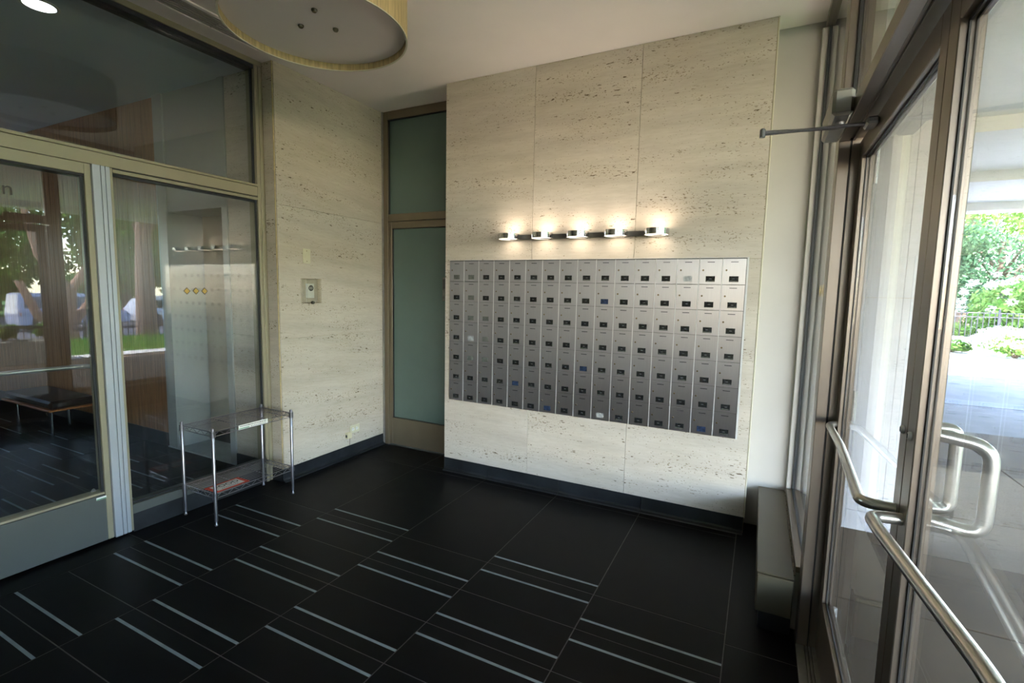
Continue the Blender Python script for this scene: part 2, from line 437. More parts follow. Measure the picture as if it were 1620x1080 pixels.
for c in range(9):
    for k in range(9):
        y1 = JY[k] if k else 2.265
        tile(LXE[c + 1], LXE[c], JY[k + 1], JY[k])
        if (k + c) % 2 == 0:
            strip(LXE[c + 1], LXE[c], JY[k] - 0.0765)
            if k: strip(LXE[c + 1], LXE[c], JY[k] + 0.0765)
    tile(LXE[c + 1], LXE[c], 2.265, 2.55)

# ---- ceilings
tag(B(-3.32, 0.345, -1.7, 3.7, CEIL, 3.25).build('ceiling', M_CEIL), 'smooth pale vestibule ceiling', 'ceiling', kind=S)
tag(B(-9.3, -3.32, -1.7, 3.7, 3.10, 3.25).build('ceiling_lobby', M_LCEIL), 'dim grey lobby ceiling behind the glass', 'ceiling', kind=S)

# ---- mailbox wall with its travertine slabs
wb = tag(B(-2.285, -0.016, 3.342, 3.9, 0, CEIL).build('wall_back', M_GROUT), 'travertine slab wall carrying the mailboxes', 'wall', kind=S)
WX = [-2.287, -1.527, -0.779, -0.018]; WZ = [0.105, 1.10, 1.72, CEIL]
for i in range(3):
    for j in range(3):
        B(WX[i] + 0.0013, WX[i + 1] - 0.0013, 3.33, 3.3425, WZ[j] + 0.001, WZ[j + 1] - 0.001, 0.0008).build('slab', M_TRAV, wb)
for j in range(3):
    B(-2.287, -2.277, 3.3425, 3.62, WZ[j] + 0.001, WZ[j + 1] - 0.001).build('slab', M_TRAV, wb)
B(-0.0165, -0.010, 3.329, 3.5, 0.105, CEIL).build('corner_strip', M_RIM, wb)
bb = tag(empty('baseboard_back', (-1.15, 3.33, 0)), 'black stone base under the mailbox wall', 'baseboard', kind=S)
bx = [-2.283, -1.871, -1.262, -0.655, -0.016]
for i in range(4):
    MB().prism([(3.342, 0.0), (3.30, 0.0), (3.305, 0.006), (3.325, 0.012), (3.331, 0.022), (3.333, 0.103), (3.342, 0.103)], bx[i] + 0.001, bx[i + 1] - 0.001, 'x').build('base_piece', M_BASE, bb)
B(-2.2865, -2.283, 3.33, 3.62, 0.0, 0.103).build('base_piece', M_BASE, bb)

# ---- left travertine wall
wl = tag(B(-3.395, -3.202, 2.502, 3.75, 0, CEIL).build('wall_left', M_GROUT), 'travertine slab wall with thermostat and outlet', 'wall', kind=S)
LZ = [0.10, 1.10, 2.09, CEIL]
for j in range(3):
    B(-3.202, -3.19, 2.4975, 3.613, LZ[j] + 0.001, LZ[j + 1] - 0.001, 0.0008).build('slab', M_TRAVL, wl)
    B(-3.305, -3.2045, 2.49, 2.502, LZ[j] + 0.001, LZ[j + 1] - 0.001, 0.0008).build('slab', M_TRAVL, wl)
B(-3.2045, -3.199, 2.4905, 2.4975, 0.1, CEIL).build('corner_strip', M_GROUT, wl)
bl = tag(empty('baseboard_left', (-3.19, 3.05, 0)), 'black stone base under the left travertine wall', 'baseboard', kind=S)
for (a, b_) in ((2.485, 3.05), (3.052, 3.61)):
    MB().prism([(-3.201, 0.0), (-3.16, 0.0), (-3.165, 0.006), (-3.183, 0.012), (-3.189, 0.022), (-3.191, 0.098), (-3.201, 0.098)], a, b_, 'y').build('base_piece', M_BASE, bl)
B(-3.305, -3.201, 2.484, 2.5, 0.0, 0.098).build('base_piece', M_BASE, bl)

# ---- painted end panel beside the window, wall behind the camera, outer shell
wr = tag(B(-0.016, 0.34, 3.5, 3.9, 0, CEIL).build('wall_end', M_GREYP), 'grey painted end panel between travertine and window', 'wall', kind=S)
tag(B(-9.3, 0.345, -1.75, -1.6, -0.1, 3.2).build('wall_front', M_CREAM), 'cream wall facing the mailbox wall', 'wall', kind=S)
tag(B(-3.395, -2.28, 3.75, 3.9, 0, 3.2).build('wall_recess', M_CREAM), 'wall behind the frosted glass door', 'wall', kind=S)
wlf = tag(B(-9.3, -9.2, -1.6, 3.7, -0.1, 1.45).build('wall_lobby_far', M_CREAM), 'far wall of the dim lobby', 'wall', kind=S)
B(-9.3, -9.2, -1.6, 3.7, 2.3, 3.2).build('wall_upper', M_CREAM, wlf)
B(-9.3, -9.2, -1.6, 0.1, 1.45, 2.3).build('wall_side', M_CREAM, wlf)
B(-9.3, -9.2, 0.85, 3.7, 1.45, 2.3).build('wall_side', M_CREAM, wlf)
w8 = tag(empty('window_added', (-9.25, 0.5, 1.45)), 'unseen window added in the far lobby wall to let daylight in', 'window', kind=S)  # out of view, added so daylight lifts the lobby ceiling
B(-9.254, -9.246, 0.1, 0.85, 1.45, 2.3).build('glass_pane', M_GLASS, w8)
tag(B(-16, -9.3, -8, 6, -1.5, -0.1).build('ground_side', M_PALE), 'unseen pale ground added outside the added lobby window', 'pavement', kind=S)  # added pale surface, bounces light up through the added window
tag(B(-9.3, 0.345, -1.75, 3.9, 3.25, 3.6).build('roof', M_CREAM), 'unseen slab added over the vestibule and lobby to keep sun out', 'roof', kind=S)  # unseen slab, added so no sun leaks in from above

# ================================================================== ENTRANCE WALL (right)
fr = tag(empty('trim_1', (0.28, 2.4, 0)), 'bronze metal frame around the entrance doors', 'door frame', kind=S)
def mull(y0, y1, z0, z1):
    B(0.228, 0.267, y0, y1, z0, z1, 0.002).build('mullion', M_BRONZE, fr)
    B(0.2675, 0.2705, y0 + 0.002, y1 - 0.002, z0, z1).build('mullion_groove', M_GASKET, fr)
    B(0.271, 0.345, y0, y1, z0, z1, 0.002).build('mullion', M_BRONZE, fr)
mull(2.345, 2.45, 0.0, CEIL)
mull(0.16, 0.268, 0.0, CEIL)
B(0.2282, 0.262, 0.27, 2.343, 2.10, 2.15, 0.002).build('header', M_BRONZE, fr)
B(0.263, 0.345, 0.27, 2.343, 2.108, 2.15, 0.001).build('header', M_BRONZE, fr)
B(0.272, 0.280, 0.27, 2.343, 2.099, 2.108).build('door_stop', M_BRONZE, fr)
B(0.228, 0.345, 0.27, 2.343, 3.03, CEIL, 0.002).build('top_rail', M_BRONZE, fr)
B(0.228, 0.345, 2.452, 3.498, 3.03, CEIL, 0.002).build('top_rail', M_BRONZE, fr)
th = tag(empty('trim_2', (0.28, 1.3, 0)), 'ribbed metal threshold under the entrance doors', 'threshold', kind=S)
for i, (a, b_, z) in enumerate(((0.225, 0.257, 0.008), (0.259, 0.268, 0.011), (0.271, 0.28, 0.011), (0.283, 0.345, 0.012))):
    B(a, b_, 0.27, 2.343, 0.0, z, 0.002).build('threshold_rib', M_THRESH, th)

w1 = tag(empty('window_1', (0.25, 2.95, 0.267)), 'tall entrance sidelight above the beige sill box', 'window', kind=S)
B(0.25, 0.258, 2.452, 3.462, 0.298, 3.03).build('glass_pane', M_GLASS, w1)
B(0.212, 0.247, 3.462, 3.498, 0.268, 3.03, 0.002).build('window_jamb', M_GREYP, w1)
B(0.248, 0.30, 3.462, 3.498, 0.268, 3.03).build('gasket', M_GASKET, w1)
B(0.212, 0.30, 2.452, 3.461, 0.268, 0.297, 0.002).build('window_sill', M_BRONZE, w1)
B(0.242, 0.2495, 2.452, 3.461, 0.2975, 0.305).build('gasket', M_GASKET, w1)
B(0.242, 0.2495, 3.448, 3.461, 0.306, 3.029).build('gasket', M_GASKET, w1)
for i in range(3):
    yy = 2.70 + i * 0.075
    MB().prism([(yy, 1.50), (yy + 0.024, 1.528), (yy, 1.556), (yy - 0.024, 1.528)], 0.2492, 0.2498, 'x').build('diamond_decal', M_GOLD, w1)
tag(B(0.207, 0.34, 2.452, 3.498, 0.0, 0.267).build('wall_sill', M_GREYP), 'low wall under the entrance sidelight', 'wall', kind=S)
w2 = tag(empty('window_2', (0.27, 1.3, 2.15)), 'transom glass over the entrance doors', 'window', kind=S)
B(0.268, 0.276, 0.27, 2.343, 2.1505, 3.03).build('glass_pane', M_GLASS, w2)
B(0.2575, 0.267, 2.33, 2.3435, 2.151, 3.029).build('gasket', M_GASKET, w2)
w6 = tag(empty('window_6', (0.25, -0.7, 0)), 'entrance sidelight on the near side of the doors', 'window', kind=S)
B(0.25, 0.258, -1.6, 0.158, 0.30, 3.06).build('glass_pane', M_GLASS, w6)
B(0.21, 0.34, -1.6, 0.158, 0.0, 0.30).build('window_sill', M_GREYP, w6)

def entrance_leaf(name, label, y_lock, y_hinge, w_lock, w_hinge):
    s_ = 1 if y_hinge > y_lock else -1
    d = tag(empty(name, (0.32, (y_lock + y_hinge) / 2, 0.014)), label, 'door', kind=S)
    yl, yh = y_lock + s_ * w_lock, y_hinge - s_ * w_hinge
    X0, X1 = 0.297, 0.338
    B(X0, X1, y_lock, yl, 0.014, 2.09, 0.002).build('lock_stile', M_BRONZE, d)
    B(X0, X1, yh, y_hinge, 0.014, 2.09, 0.002).build('hinge_stile', M_BRONZE, d)
    B(X0, X1, yl, yh, 2.022, 2.09, 0.002).build('top_rail', M_BRONZE, d)
    B(X0, X1, yl, yh, 0.014, 0.258, 0.002).build('bottom_rail', M_BRONZE, d)
    B(0.314, 0.321, yl + s_ * 0.001, yh - s_ * 0.001, 0.2585, 2.0215).build('glass_pane', M_GLASS, d)
    gk = MB()
    for xx in (0.3105, 0.3213):
        gk.box(xx, xx + 0.003, yl, yl + s_ * 0.006, 0.259, 2.021); gk.box(xx, xx + 0.003, yh, yh - s_ * 0.006, 0.259, 2.021)
        gk.box(xx, xx + 0.003, yl, yh, 0.259, 0.265); gk.box(xx, xx + 0.003, yl, yh, 2.015, 2.021)
    gk.build('gasket', M_GASKET, d)
    ym = (y_lock + yl) / 2
    lk = MB().lathe([(0.0001, -0.006), (0.007, -0.006), (0.0095, -0.003), (0.0095, 0.0), (0.0001, 0.0)], (0.297, ym, 1.213), 16, 'x').build('lock_cylinder', M_STEELB, d, smooth=True)
    B(0.2898, 0.2909, ym - 0.0015, ym + 0.0015, 1.208, 1.218).build('keyway', M_GASKET, lk)
    for (za, zb) in ((1.02, 1.14), (1.92, 2.045), (0.12, 0.24)):
        hn = MB()
        for q in range(5):
            z0 = za + (zb - za) * q / 5
            hn.lathe([(0.0001, 0.001), (0.008, 0.001), (0.008, (zb - za) / 5 - 0.001), (0.0001, (zb - za) / 5 - 0.001)], (0.3475, y_hinge - s_ * 0.045, z0), 10)
        hn.build('hinge', M_STEELB, d)
    return d
d1 = entrance_leaf('door_1', 'bronze glass entrance door leaf hinged beside the sidelight', 1.3115, 2.338, 0.055, 0.068)
d2 = entrance_leaf('door_2', 'bronze glass entrance door leaf, the one farther from the beige sill box', 1.3085, 0.275, 0.058, 0.07)
MB().tube(arc_path([(0.298, 2.295, 1.0), (0.266, 2.255, 1.0), (0.258, 1.88, 1.02), (0.233, 1.35, 1.03), (0.298, 1.340, 1.03)], 0.03), 0.0125, 14).build('push_bar', M_BAR, d1, smooth=True)
MB().tube(arc_path([(0.298, 1.282, 1.03), (0.238, 1.272, 1.03), (0.243, 1.19, 1.03), (0.284, 0.80, 1.03), (0.292, 0.5, 1.03), (0.298, 0.34, 1.03)], 0.026), 0.0128, 14).build('push_bar', M_BAR, d2, smooth=True)
MB().tube(arc_path([(0.337, 1.342, 1.224), (0.392, 1.352, 1.224), (0.392, 1.352, 1.045), (0.337, 1.342, 1.045)], 0.022), 0.0125, 14).build('pull_handle', M_BAR, d1, smooth=True)
MB().tube(arc_path([(0.337, 1.278, 1.224), (0.424, 1.268, 1.212), (0.424, 1.268, 1.030), (0.337, 1.278, 1.042)], 0.036), 0.0132, 14).build('pull_handle', M_BAR, d2, smooth=True)

cl = tag(empty('door_closer', (0.228, 2.15, 2.092)), 'grey overhead door closer with folded arm on the bronze header', 'door closer')
B(0.166, 0.2275, 1.985, 2.33, 2.094, 2.180, 0.010).build('closer_body', M_CLOSER, cl)
MB().lathe([(0.0001, -0.022), (0.014, -0.022), (0.014, 0.0), (0.0001, 0.0)], (0.198, 2.07, 2.094), 16).build('spindle', M_ARM, cl, smooth=True)
MB().tube([(0.198, 2.07, 2.078), (0.10, 2.045, 2.074), (-0.036, 2.0, 2.070)], [0.007, 0.006, 0.0055], 8).build('main_arm', M_ARM, cl, smooth=True)
MB().tube([(-0.036, 2.0, 2.062), (0.11, 2.0, 2.062), (0.27, 2.01, 2.064)], [0.005, 0.0055, 0.007], 8).build('forearm', M_ARM, cl, smooth=True)
MB().lathe([(0.0001, -0.014), (0.0095, -0.014), (0.0095, 0.012), (0.006, 0.016), (0.0001, 0.016)], (-0.036, 2.0, 2.066), 14).build('elbow_joint', M_ARM, cl, smooth=True)
B(0.262, 0.2965, 1.965, 2.045, 2.052, 2.074, 0.006).build('arm_bracket', M_ARM, cl)

sb = tag(empty('sill_box', (0.13, 2.93, 0)), 'beige metal convector box on a black base under the entrance sidelight', 'convector')
B(0.060, 0.203, 2.372, 3.497, 0.088, 0.262, 0.004).build('casing', M_BOX, sb)
B(0.058, 0.205, 2.385, 3.497, 0.2625, 0.268, 0.002).build('top_cover', M_BOX, sb)
B(0.075, 0.203, 2.39, 3.497, 0.0005, 0.088).build('base', M_BASE, sb)
ck = MB()
for i in range(60):
    yy = 2.42 + i * 0.0175; r_ = 0.003 + 0.003 * random.random()
    ck.box(0.2052 - r_ * 0.3, 0.2105, yy, yy + 0.0172, 0.2672, 0.2685 + r_)
ck.build('sealant_bead', M_CAULK, sb)

# ================================================================== LOBBY GLASS WALL (left)
FX0, FX1 = -3.40, -3.30
f2 = tag(empty('trim_3', (-3.35, 1.4, 0)), 'champagne metal frame of the lobby glass wall', 'window frame', kind=S)
B(FX0, FX1, -1.6, 2.488, 3.045, CEIL, 0.002).build('top_rail', M_FRAME, f2)
B(FX0, FX1 - 0.008, -1.6, 2.428, 3.018, 3.044).build('top_gasket', M_GASKET, f2)
B(FX0, FX1, -1.6, 2.428, 2.137, 2.205, 0.002).build('transom_rail', M_FRAME, f2)
B(FX0, FX1 + 0.006, -1.6, 2.428, 2.2055, 2.222, 0.002).build('transom_rail', M_FRAME, f2)
B(FX0, FX1, 2.43, 2.455, 0.0, 3.044, 0.002).build('jamb', M_FRAME, f2)
B(FX0, FX1 - 0.02, 2.456, 2.462, 0.0, 3.044).build('jamb_groove', M_GASKET, f2)
B(FX0, FX1 - 0.005, 2.4625, 2.4885, 0.0, 3.044, 0.002).build('jamb', M_FRAME, f2)
for (a, b_, x) in ((1.4285, 1.4655, -3.288), (1.4690, 1.4880, -3.290), (1.4905, 1.5115, -3.290)):
    B(FX0, x, a, b_, 0.012, 2.1365, 0.0015).build('mullion_strip', M_ALU, f2)
B(FX0 + 0.01, -3.31, 1.4275, 1.514, 0.012, 2.1365).build('mullion_core', M_GASKET, f2)
B(FX0, FX1, 1.5145, 1.528, 0.012, 2.1365, 0.0015).build('mullion', M_FRAME, f2)
B(FX0, FX1, 1.5285, 2.4295, 2.111, 2.130, 0.0015).build('head_bead', M_FRAME, f2)
B(FX0, FX1 - 0.01, 1.5285, 2.4295, 2.1302, 2.1368).build('bead_gap', M_GASKET, f2)
B(FX0, FX1, 1.5285, 2.4295, 0.113, 0.170, 0.002).build('sill_rail', M_KICK, f2)
B(FX0 + 0.01, FX1 - 0.003, 1.5285, 2.4295, 0.0005, 0.1125).build('sill_base', M_BASE, f2)
def tilted_pane(y0, y1, z0, z1, xc, th=0.008, k=0.029):
    ym = (y0 + y1) / 2
    return MB().prism([(xc + (y - ym) * k + d, y) for d, y in ((-th / 2, y0), (th / 2, y0), (th / 2, y1), (-th / 2, y1))], z0, z1, 'z')
w3 = tag(empty('window_3', (-3.345, 1.97, 0.17)), 'lobby sidelight with three gold diamond decals', 'window', kind=S)
tilted_pane(1.529, 2.429, 0.1705, 2.1105, -3.345).build('glass_pane', M_GLASSL, w3)
gk = MB(); gk.box(-3.327, -3.317, 2.417, 2.4295, 0.171, 2.11); gk.box(-3.339, -3.325, 1.53, 2.4165, 2.096, 2.1105); gk.box(-3.339, -3.325, 1.53, 2.4165, 0.1705, 0.178)
gk.build('gasket', M_GASKET, w3)
for yc in (1.925, 1.982, 2.037):
    px_ = -3.340 + (yc - 1.979) * 0.029
    for (r_, x0, x1, mt, nm) in ((0.0215, 0.0002, 0.0008, M_INK, 'diamond_decal'), (0.0172, 0.0010, 0.0016, M_GOLD, 'diamond_decal')):
        MB().prism([(yc, 1.453 - r_ * 1.1), (yc + r_, 1.453), (yc, 1.453 + r_ * 1.1), (yc - r_, 1.453)], px_ + x0, px_ + x1, 'x').build(nm, mt, w3)
w4 = tag(empty('window_4', (-3.345, 0.5, 2.22)), 'wide transom glass over the lobby door', 'window', kind=S)
B(-3.349, -3.341, -1.6, 2.429, 2.2225, 3.017).build('glass_pane', M_GLASSL, w4)
B(-3.339, -3.329, 2.415, 2.4295, 2.2225, 3.017).build('gasket', M_GASKET, w4)

d4 = tag(empty('door_4', (-3.35, 0.94, 0.012)), 'tall glass lobby door with wide grey kick rail', 'door', kind=S)
DX0, DX1 = -3.385, -3.303
B(DX0, DX1, 1.398, 1.4265, 0.012, 2.135, 0.0015).build('stile', M_FRAME, d4)
B(DX0, DX1, 0.45, 0.49, 0.012, 2.135, 0.0015).build('stile', M_FRAME, d4)
B(DX0, DX1, 0.49, 1.3975, 2.078, 2.135, 0.0015).build('top_rail', M_FRAME, d4)
B(DX0, DX1 - 0.006, 0.49, 1.3975, 2.066, 2.0775).build('gasket', M_GASKET, d4)
B(DX0, DX1, 0.49, 1.3975, 0.012, 0.285, 0.002).build('kick_rail', M_KICK, d4)
B(DX0, DX1 - 0.01, 0.49, 1.3975, 0.2855, 0.298, 0.001).build('glazing_bead', M_FRAME, d4)
tilted_pane(0.491, 1.397, 0.2985, 2.0655, -3.345).build('glass_pane', M_GLASSL, d4)
B(-3.3265, -3.3165, 1.384, 1.397, 0.299, 2.065).build('gasket', M_GASKET, d4)
MB().tube(arc_path([(-3.386, 1.41, 1.02), (-3.43, 1.39, 1.02), (-3.44, 0.52, 1.03), (-3.386, 0.47, 1.03)], 0.03), 0.0125, 12).build('push_bar', M_BAR, d4, smooth=True)
n_me = text_mesh('n', 0.092, M_BROWND, 'letter_decal')
o = put('letter_decal', n_me, d4, (-3.3355, 1.095, 1.945), (math.radians(90), 0, math.radians(90)))
stk = B(-3.3028, -3.3018, 1.352, 1.400, 0.262, 0.277).build('sticker', M_WHITE, d4)
B(-3.3017, -3.3013, 1.353, 1.399, 0.263, 0.268).build('sticker_band', M_GREEN, stk)
fl = MB()
for a in range(5):
    t_ = math.radians(18 + a * 36)
    fl.box(-3.3290, -3.3284, 1.352 - 0.0015 + 0.009 * math.cos(t_), 1.352 + 0.0015 + 0.009 * math.cos(t_), 0.315, 0.318 + 0.012 * math.sin(t_))
fl.box(-3.3290, -3.3284, 1.340, 1.364, 0.311, 0.3145)
fl.build('etched_mark', M_CARDG, d4)
f5 = tag(empty('window_5', (-3.345, -0.5, 0.17)), 'second lobby sidelight beyond the door', 'window', kind=S)
B(-3.349, -3.341, -1.6, 0.40, 0.17, 2.136).build('glass_pane', M_GLASSL, f5)
B(FX0, FX1, -1.6, 0.40, 0.0, 0.17).build('sill_rail', M_KICK, f5)
B(FX0, FX1, 0.405, 0.448, 0.0, 2.136).build('mullion', M_FRAME, f5)

# ================================================================== FROSTED DOOR in the recess
f3 = tag(empty('trim_4', (-2.75, 3.65, 0)), 'brown metal frame of the frosted door recess', 'door frame', kind=S)
FY = 3.62
B(-3.19, -3.176, FY - 0.012, FY + 0.08, 0, CEIL).build('edge_strip', M_THRESH, f3)
B(-3.1755, -3.127, FY, FY + 0.08, 0, CEIL, 0.002).build('jamb', M_FRDOOR, f3)
B(-2.40, -2.288, FY, FY + 0.08, 0, CEIL, 0.002).build('jamb', M_FRDOOR, f3)
B(-3.1265, -2.4005, FY, FY + 0.08, 3.006, CEIL, 0.002).build('head', M_FRDOOR, f3)
B(-3.1265, -2.4005, FY, FY + 0.08, 2.107, 2.172, 0.002).build('transom_rail', M_FRDOOR, f3)
B(-3.1265, -2.4005, FY + 0.001, FY + 0.08, 3.0, 3.0055).build('gasket', M_GASKET, f3)
w7 = tag(empty('window_7', (-2.76, 3.66, 2.17)), 'frosted green transom pane over the frosted door', 'window', kind=S)
B(-3.1265, -2.4005, FY + 0.025, FY + 0.035, 2.1725, 3.0).build('glass_pane', M_FROST, w7)
B(-3.1262, -3.119, FY + 0.012, FY + 0.024, 2.173, 2.999).build('gasket', M_GASKET, w7)
d3 = tag(empty('door_3', (-2.76, 3.66, 0.01)), 'frosted green glass door with brown metal rails', 'door', kind=S)
B(-3.124, -3.088, FY + 0.008, FY + 0.05, 0.01, 2.103, 0.002).build('stile', M_FRDOOR, d3)
B(-2.46, -2.402, FY + 0.008, FY + 0.05, 0.01, 2.103, 0.002).build('stile', M_FRDOOR, d3)
B(-3.0875, -2.4605, FY + 0.008, FY + 0.05, 2.042, 2.103, 0.002).build('top_rail', M_FRDOOR, d3)
B(-3.0875, -2.4605, FY + 0.008, FY + 0.05, 0.01, 0.266, 0.002).build('bottom_rail', M_FRDOOR, d3)
B(-3.0873, -2.4607, FY + 0.026, FY + 0.034, 0.2665, 2.0415).build('glass_pane', M_FROST, d3)
gk = MB(); gk.box(-3.0872, -3.081, FY + 0.016, FY + 0.025, 0.267, 2.041); gk.box(-3.08, -2.462, FY + 0.016, FY + 0.025, 2.036, 2.041); gk.box(-3.08, -2.462, FY + 0.016, FY + 0.025, 0.267, 0.271)
gk.build('gasket', M_GASKET, d3)
MB().tube(arc_path([(-2.425, FY + 0.01, 1.175), (-2.435, FY - 0.055, 1.175), (-2.435, FY - 0.055, 0.965), (-2.425, FY + 0.01, 0.965)], 0.03), 0.009, 12).build('pull_handle', M_BAR, d3, smooth=True)
kp = B(-2.50, -2.41, FY - 0.03, FY + 0.007, 1.395, 1.60, 0.006).build('lock_case', M_CARDG, d3)
B(-2.49, -2.42, FY - 0.037, FY - 0.0305, 1.50, 1.585, 0.003).build('keypad', M_DARK, kp)

# ================================================================== LOBBY beyond the glass
LY = 2.555
wlb = tag(B(-3.834, -3.40, LY + 0.012, LY + 0.2, 0, 3.10).build('wall_lobby', M_GROUT), 'narrow travertine pier in the lobby behind the glass', 'wall', kind=S)
for (a, b_) in ((0.1, 1.1), (1.1, 2.21), (2.21, 3.10)):
    B(-3.832, -3.402, LY, LY + 0.012, a + 0.001, b_ - 0.001, 0.0008).build('slab', M_TRAV, wlb)
B(-3.84, -3.402, LY - 0.006, LY + 0.012, 0.0005, 0.098).build('base_piece', M_BASE, wlb)
wop = tag(empty('wall_opening', (-4.3, LY, 0)), 'white painted wall with an open doorway in the lobby', 'wall', kind=S)
B(-4.665, -3.905, LY + 0.004, LY + 0.30, 2.115, 3.10).build('lintel', M_WHITEP, wop)
B(-4.80, -4.665, LY - 0.01, LY + 0.30, 0.012, 3.10).build('jamb', M_WHITEP, wop)
B(-3.905, -3.835, LY - 0.01, LY + 0.30, 0.012, 3.10).build('jamb', M_WHITEP, wop)
B(-4.80, -3.835, LY - 0.02, LY + 0.30, 0.0005, 0.012).build('threshold', M_STONE, wop)
B(-4.9, -3.42, LY + 1.3, LY + 1.35, 0.0, 3.1).build('corridor_wall', M_CREAM, wop)
B(-4.98, -4.9, LY + 0.3, LY + 1.35, 0.0, 3.1).build('corridor_wall', M_CREAM, wop)
B(-4.9, -3.4, LY + 0.30, LY + 1.3, -0.02, 0.004).build('corridor_floor', M_BASE, wop)
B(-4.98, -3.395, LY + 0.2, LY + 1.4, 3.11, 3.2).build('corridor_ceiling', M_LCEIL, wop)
wwd = tag(B(-9.2, -4.80, LY + 0.014, LY + 0.3, 0, 3.10).build('wall_wood', M_BASE), 'lobby wall of narrow vertical wood boards', 'wall', kind=S)
x = -4.803; pl_me = {}
while x > -9.0:
    w = 0.097
    if w not in pl_me: pl_me[w] = B(-w / 2, w / 2, 0, 0.014, 0.125, 3.092, 0.0015).mesh('plank', M_WOOD)
    put('plank', pl_me[w], wwd, (x - w / 2, LY, 0)); x -= w + 0.002
B(-9.2, -4.803, LY - 0.004, LY + 0.014, 0.0005, 0.123).build('base_piece', M_BASE, wwd)
dl = tag(empty('downlight', (-3.875, 1.478, 3.10)), 'round bright recessed downlight in the lobby ceiling', 'downlight')
MB().lathe([(0.075, -0.006), (0.092, -0.006), (0.092, 0.0), (0.075, 0.0), (0.075, -0.006)], (-3.875, 1.478, 3.10), 32).build('ring', M_WHITE, dl, smooth=True)
MB().disc((-3.875, 1.478, 3.0955), 0.0745, 32).build('lens', M_DOWN, dl)
def spot(name, loc, e, size, col, parent=None, ang=140):
    l = bpy.data.lights.new(name, 'SPOT'); l.energy = e; l.color = col; l.shadow_soft_size = size; l.spot_size = math.radians(ang); l.spot_blend = 0.6
    o_ = bpy.data.objects.new(name, l); C.objects.link(o_); o_.location = loc
    return o_
spot('downlight_lamp', (-3.875, 1.478, 3.085), 2.6, 0.07, (0.95, 0.97, 1.0))
bn = tag(empty('bench', (-6.5, 2.3, 0)), 'low bench with dark leather pad on chrome legs in the lobby', 'bench')
B(-7.05, -5.99, 2.13, 2.535, 0.25, 0.268, 0.004).build('seat_frame', M_WOODB, bn)
B(-7.03, -6.01, 2.145, 2.52, 0.2685, 0.345, 0.02).build('pad', M_LEATHER, bn)
for (a, b_) in ((-6.02, 2.16), (-6.3, 2.40), (-6.76, 2.16), (-6.98, 2.46)):
    MB().tube([(a, b_, 0.25), (a, b_, 0.0005)], [0.016, 0.011], 12).build('leg', M_CHROME, bn, smooth=True)

# ================================================================== MAILBOXES
MX0, MZ0, MW, MH, NC, NR = -2.236, 0.604, 0.1338, 0.1594, 16, 7
MY = 3.318
mbk = tag(empty('mailbox_bank', (-1.16, 3.33, MZ0)), 'brushed steel wall bank of small apartment mailboxes', 'mailboxes')
B(MX0, MX0 + NC * MW + 0.012, MY + 0.0035, 3.3297, MZ0, MZ0 + NR * MH + 0.004).build('housing', M_STEELD, mbk)
B(MX0 + NC * MW + 0.001, MX0 + NC * MW + 0.012, MY - 0.001, MY + 0.0034, MZ0, MZ0 + NR * MH + 0.004).build('edge_trim', M_STEELB, mbk)
B(MX0 - 0.003, MX0 + NC * MW + 0.012, MY - 0.001, 3.3296, MZ0 + NR * MH + 0.0042, MZ0 + NR * MH + 0.007).build('edge_trim', M_STEELB, mbk)
stile_me = B(-0.0021, 0.0021, -0.0009, 0.0037, 0, NR * MH).mesh('column_strip', M_STEELB)
for c in range(1, NC):
    put('column_strip', stile_me, mbk, (MX0 + c * MW, MY, MZ0))
dw, dh = MW - 0.0044, MH - 0.0022
door_me = B(0, dw, 0, 0.0034, 0, dh, 0.0009).mesh('mailbox_door', M_STEEL)
slot_me = B(-0.021, 0.021, -0.0008, 0, -0.0022, 0.0022).mesh('pull_slot', M_SLOT)
lock_me = MB().lathe([(0.0001, -0.003), (0.004, -0.003), (0.0056, -0.0015), (0.0056, 0.0), (0.0001, 0.0)], (0, 0, 0), 12, 'y').mesh('lock', M_BRASS, smooth=True)
card_me = [B(-0.0265, 0.0265, -0.0008, 0, -0.0172, 0.0172).mesh('name_window', mt) for mt in (M_CARD, M_CARDG, M_CARDW, M_CARDB)]
tick_me = B(-0.007, 0.007, -0.0012, -0.0008, -0.0018, 0.0018).mesh('card_mark', M_TICK)
tray_me = B(-0.0235, 0.0235, -0.0012, -0.0008, -0.0145, -0.0105).mesh('card_mark', M_CARDG)
grey = {(0, 0), (1, 0), (1, 1), (1, 2), (2, 2), (2, 3), (1, 4), (2, 4)}
white = {(1, 3), (13, 0), (9, 6)}
blue = {(9, 1), (14, 6), (8, 4), (4, 5), (6, 6)}
for c in range(NC):
    for r_ in range(NR):
        x0 = MX0 + c * MW + 0.0022; z0 = MZ0 + (NR - 1 - r_) * MH + 0.0011
        d_ = put('mailbox_door', door_me, mbk, (x0, MY, z0))
        put('pull_slot', slot_me, d_, (x0 + dw * 0.5, MY, z0 + dh * 0.875))
        lk = put('lock', lock_me, d_, (x0 + dw * 0.16, MY, z0 + dh * 0.555), (0, random.uniform(-0.4, 0.4), 0))
        q = 1 if (c, r_) in grey else 2 if (c, r_) in white else 3 if (c, r_) in blue else 0
        put('name_window', card_me[q], d_, (x0 + dw * 0.5, MY, z0 + dh * 0.215))
        if q == 0:
            put('card_mark', tick_me, d_, (x0 + dw * 0.5 + random.uniform(-0.003, 0.003), MY, z0 + dh * 0.22))
            if random.random() < 0.35: put('card_mark', tray_me, d_, (x0 + dw * 0.5, MY, z0 + dh * 0.215))

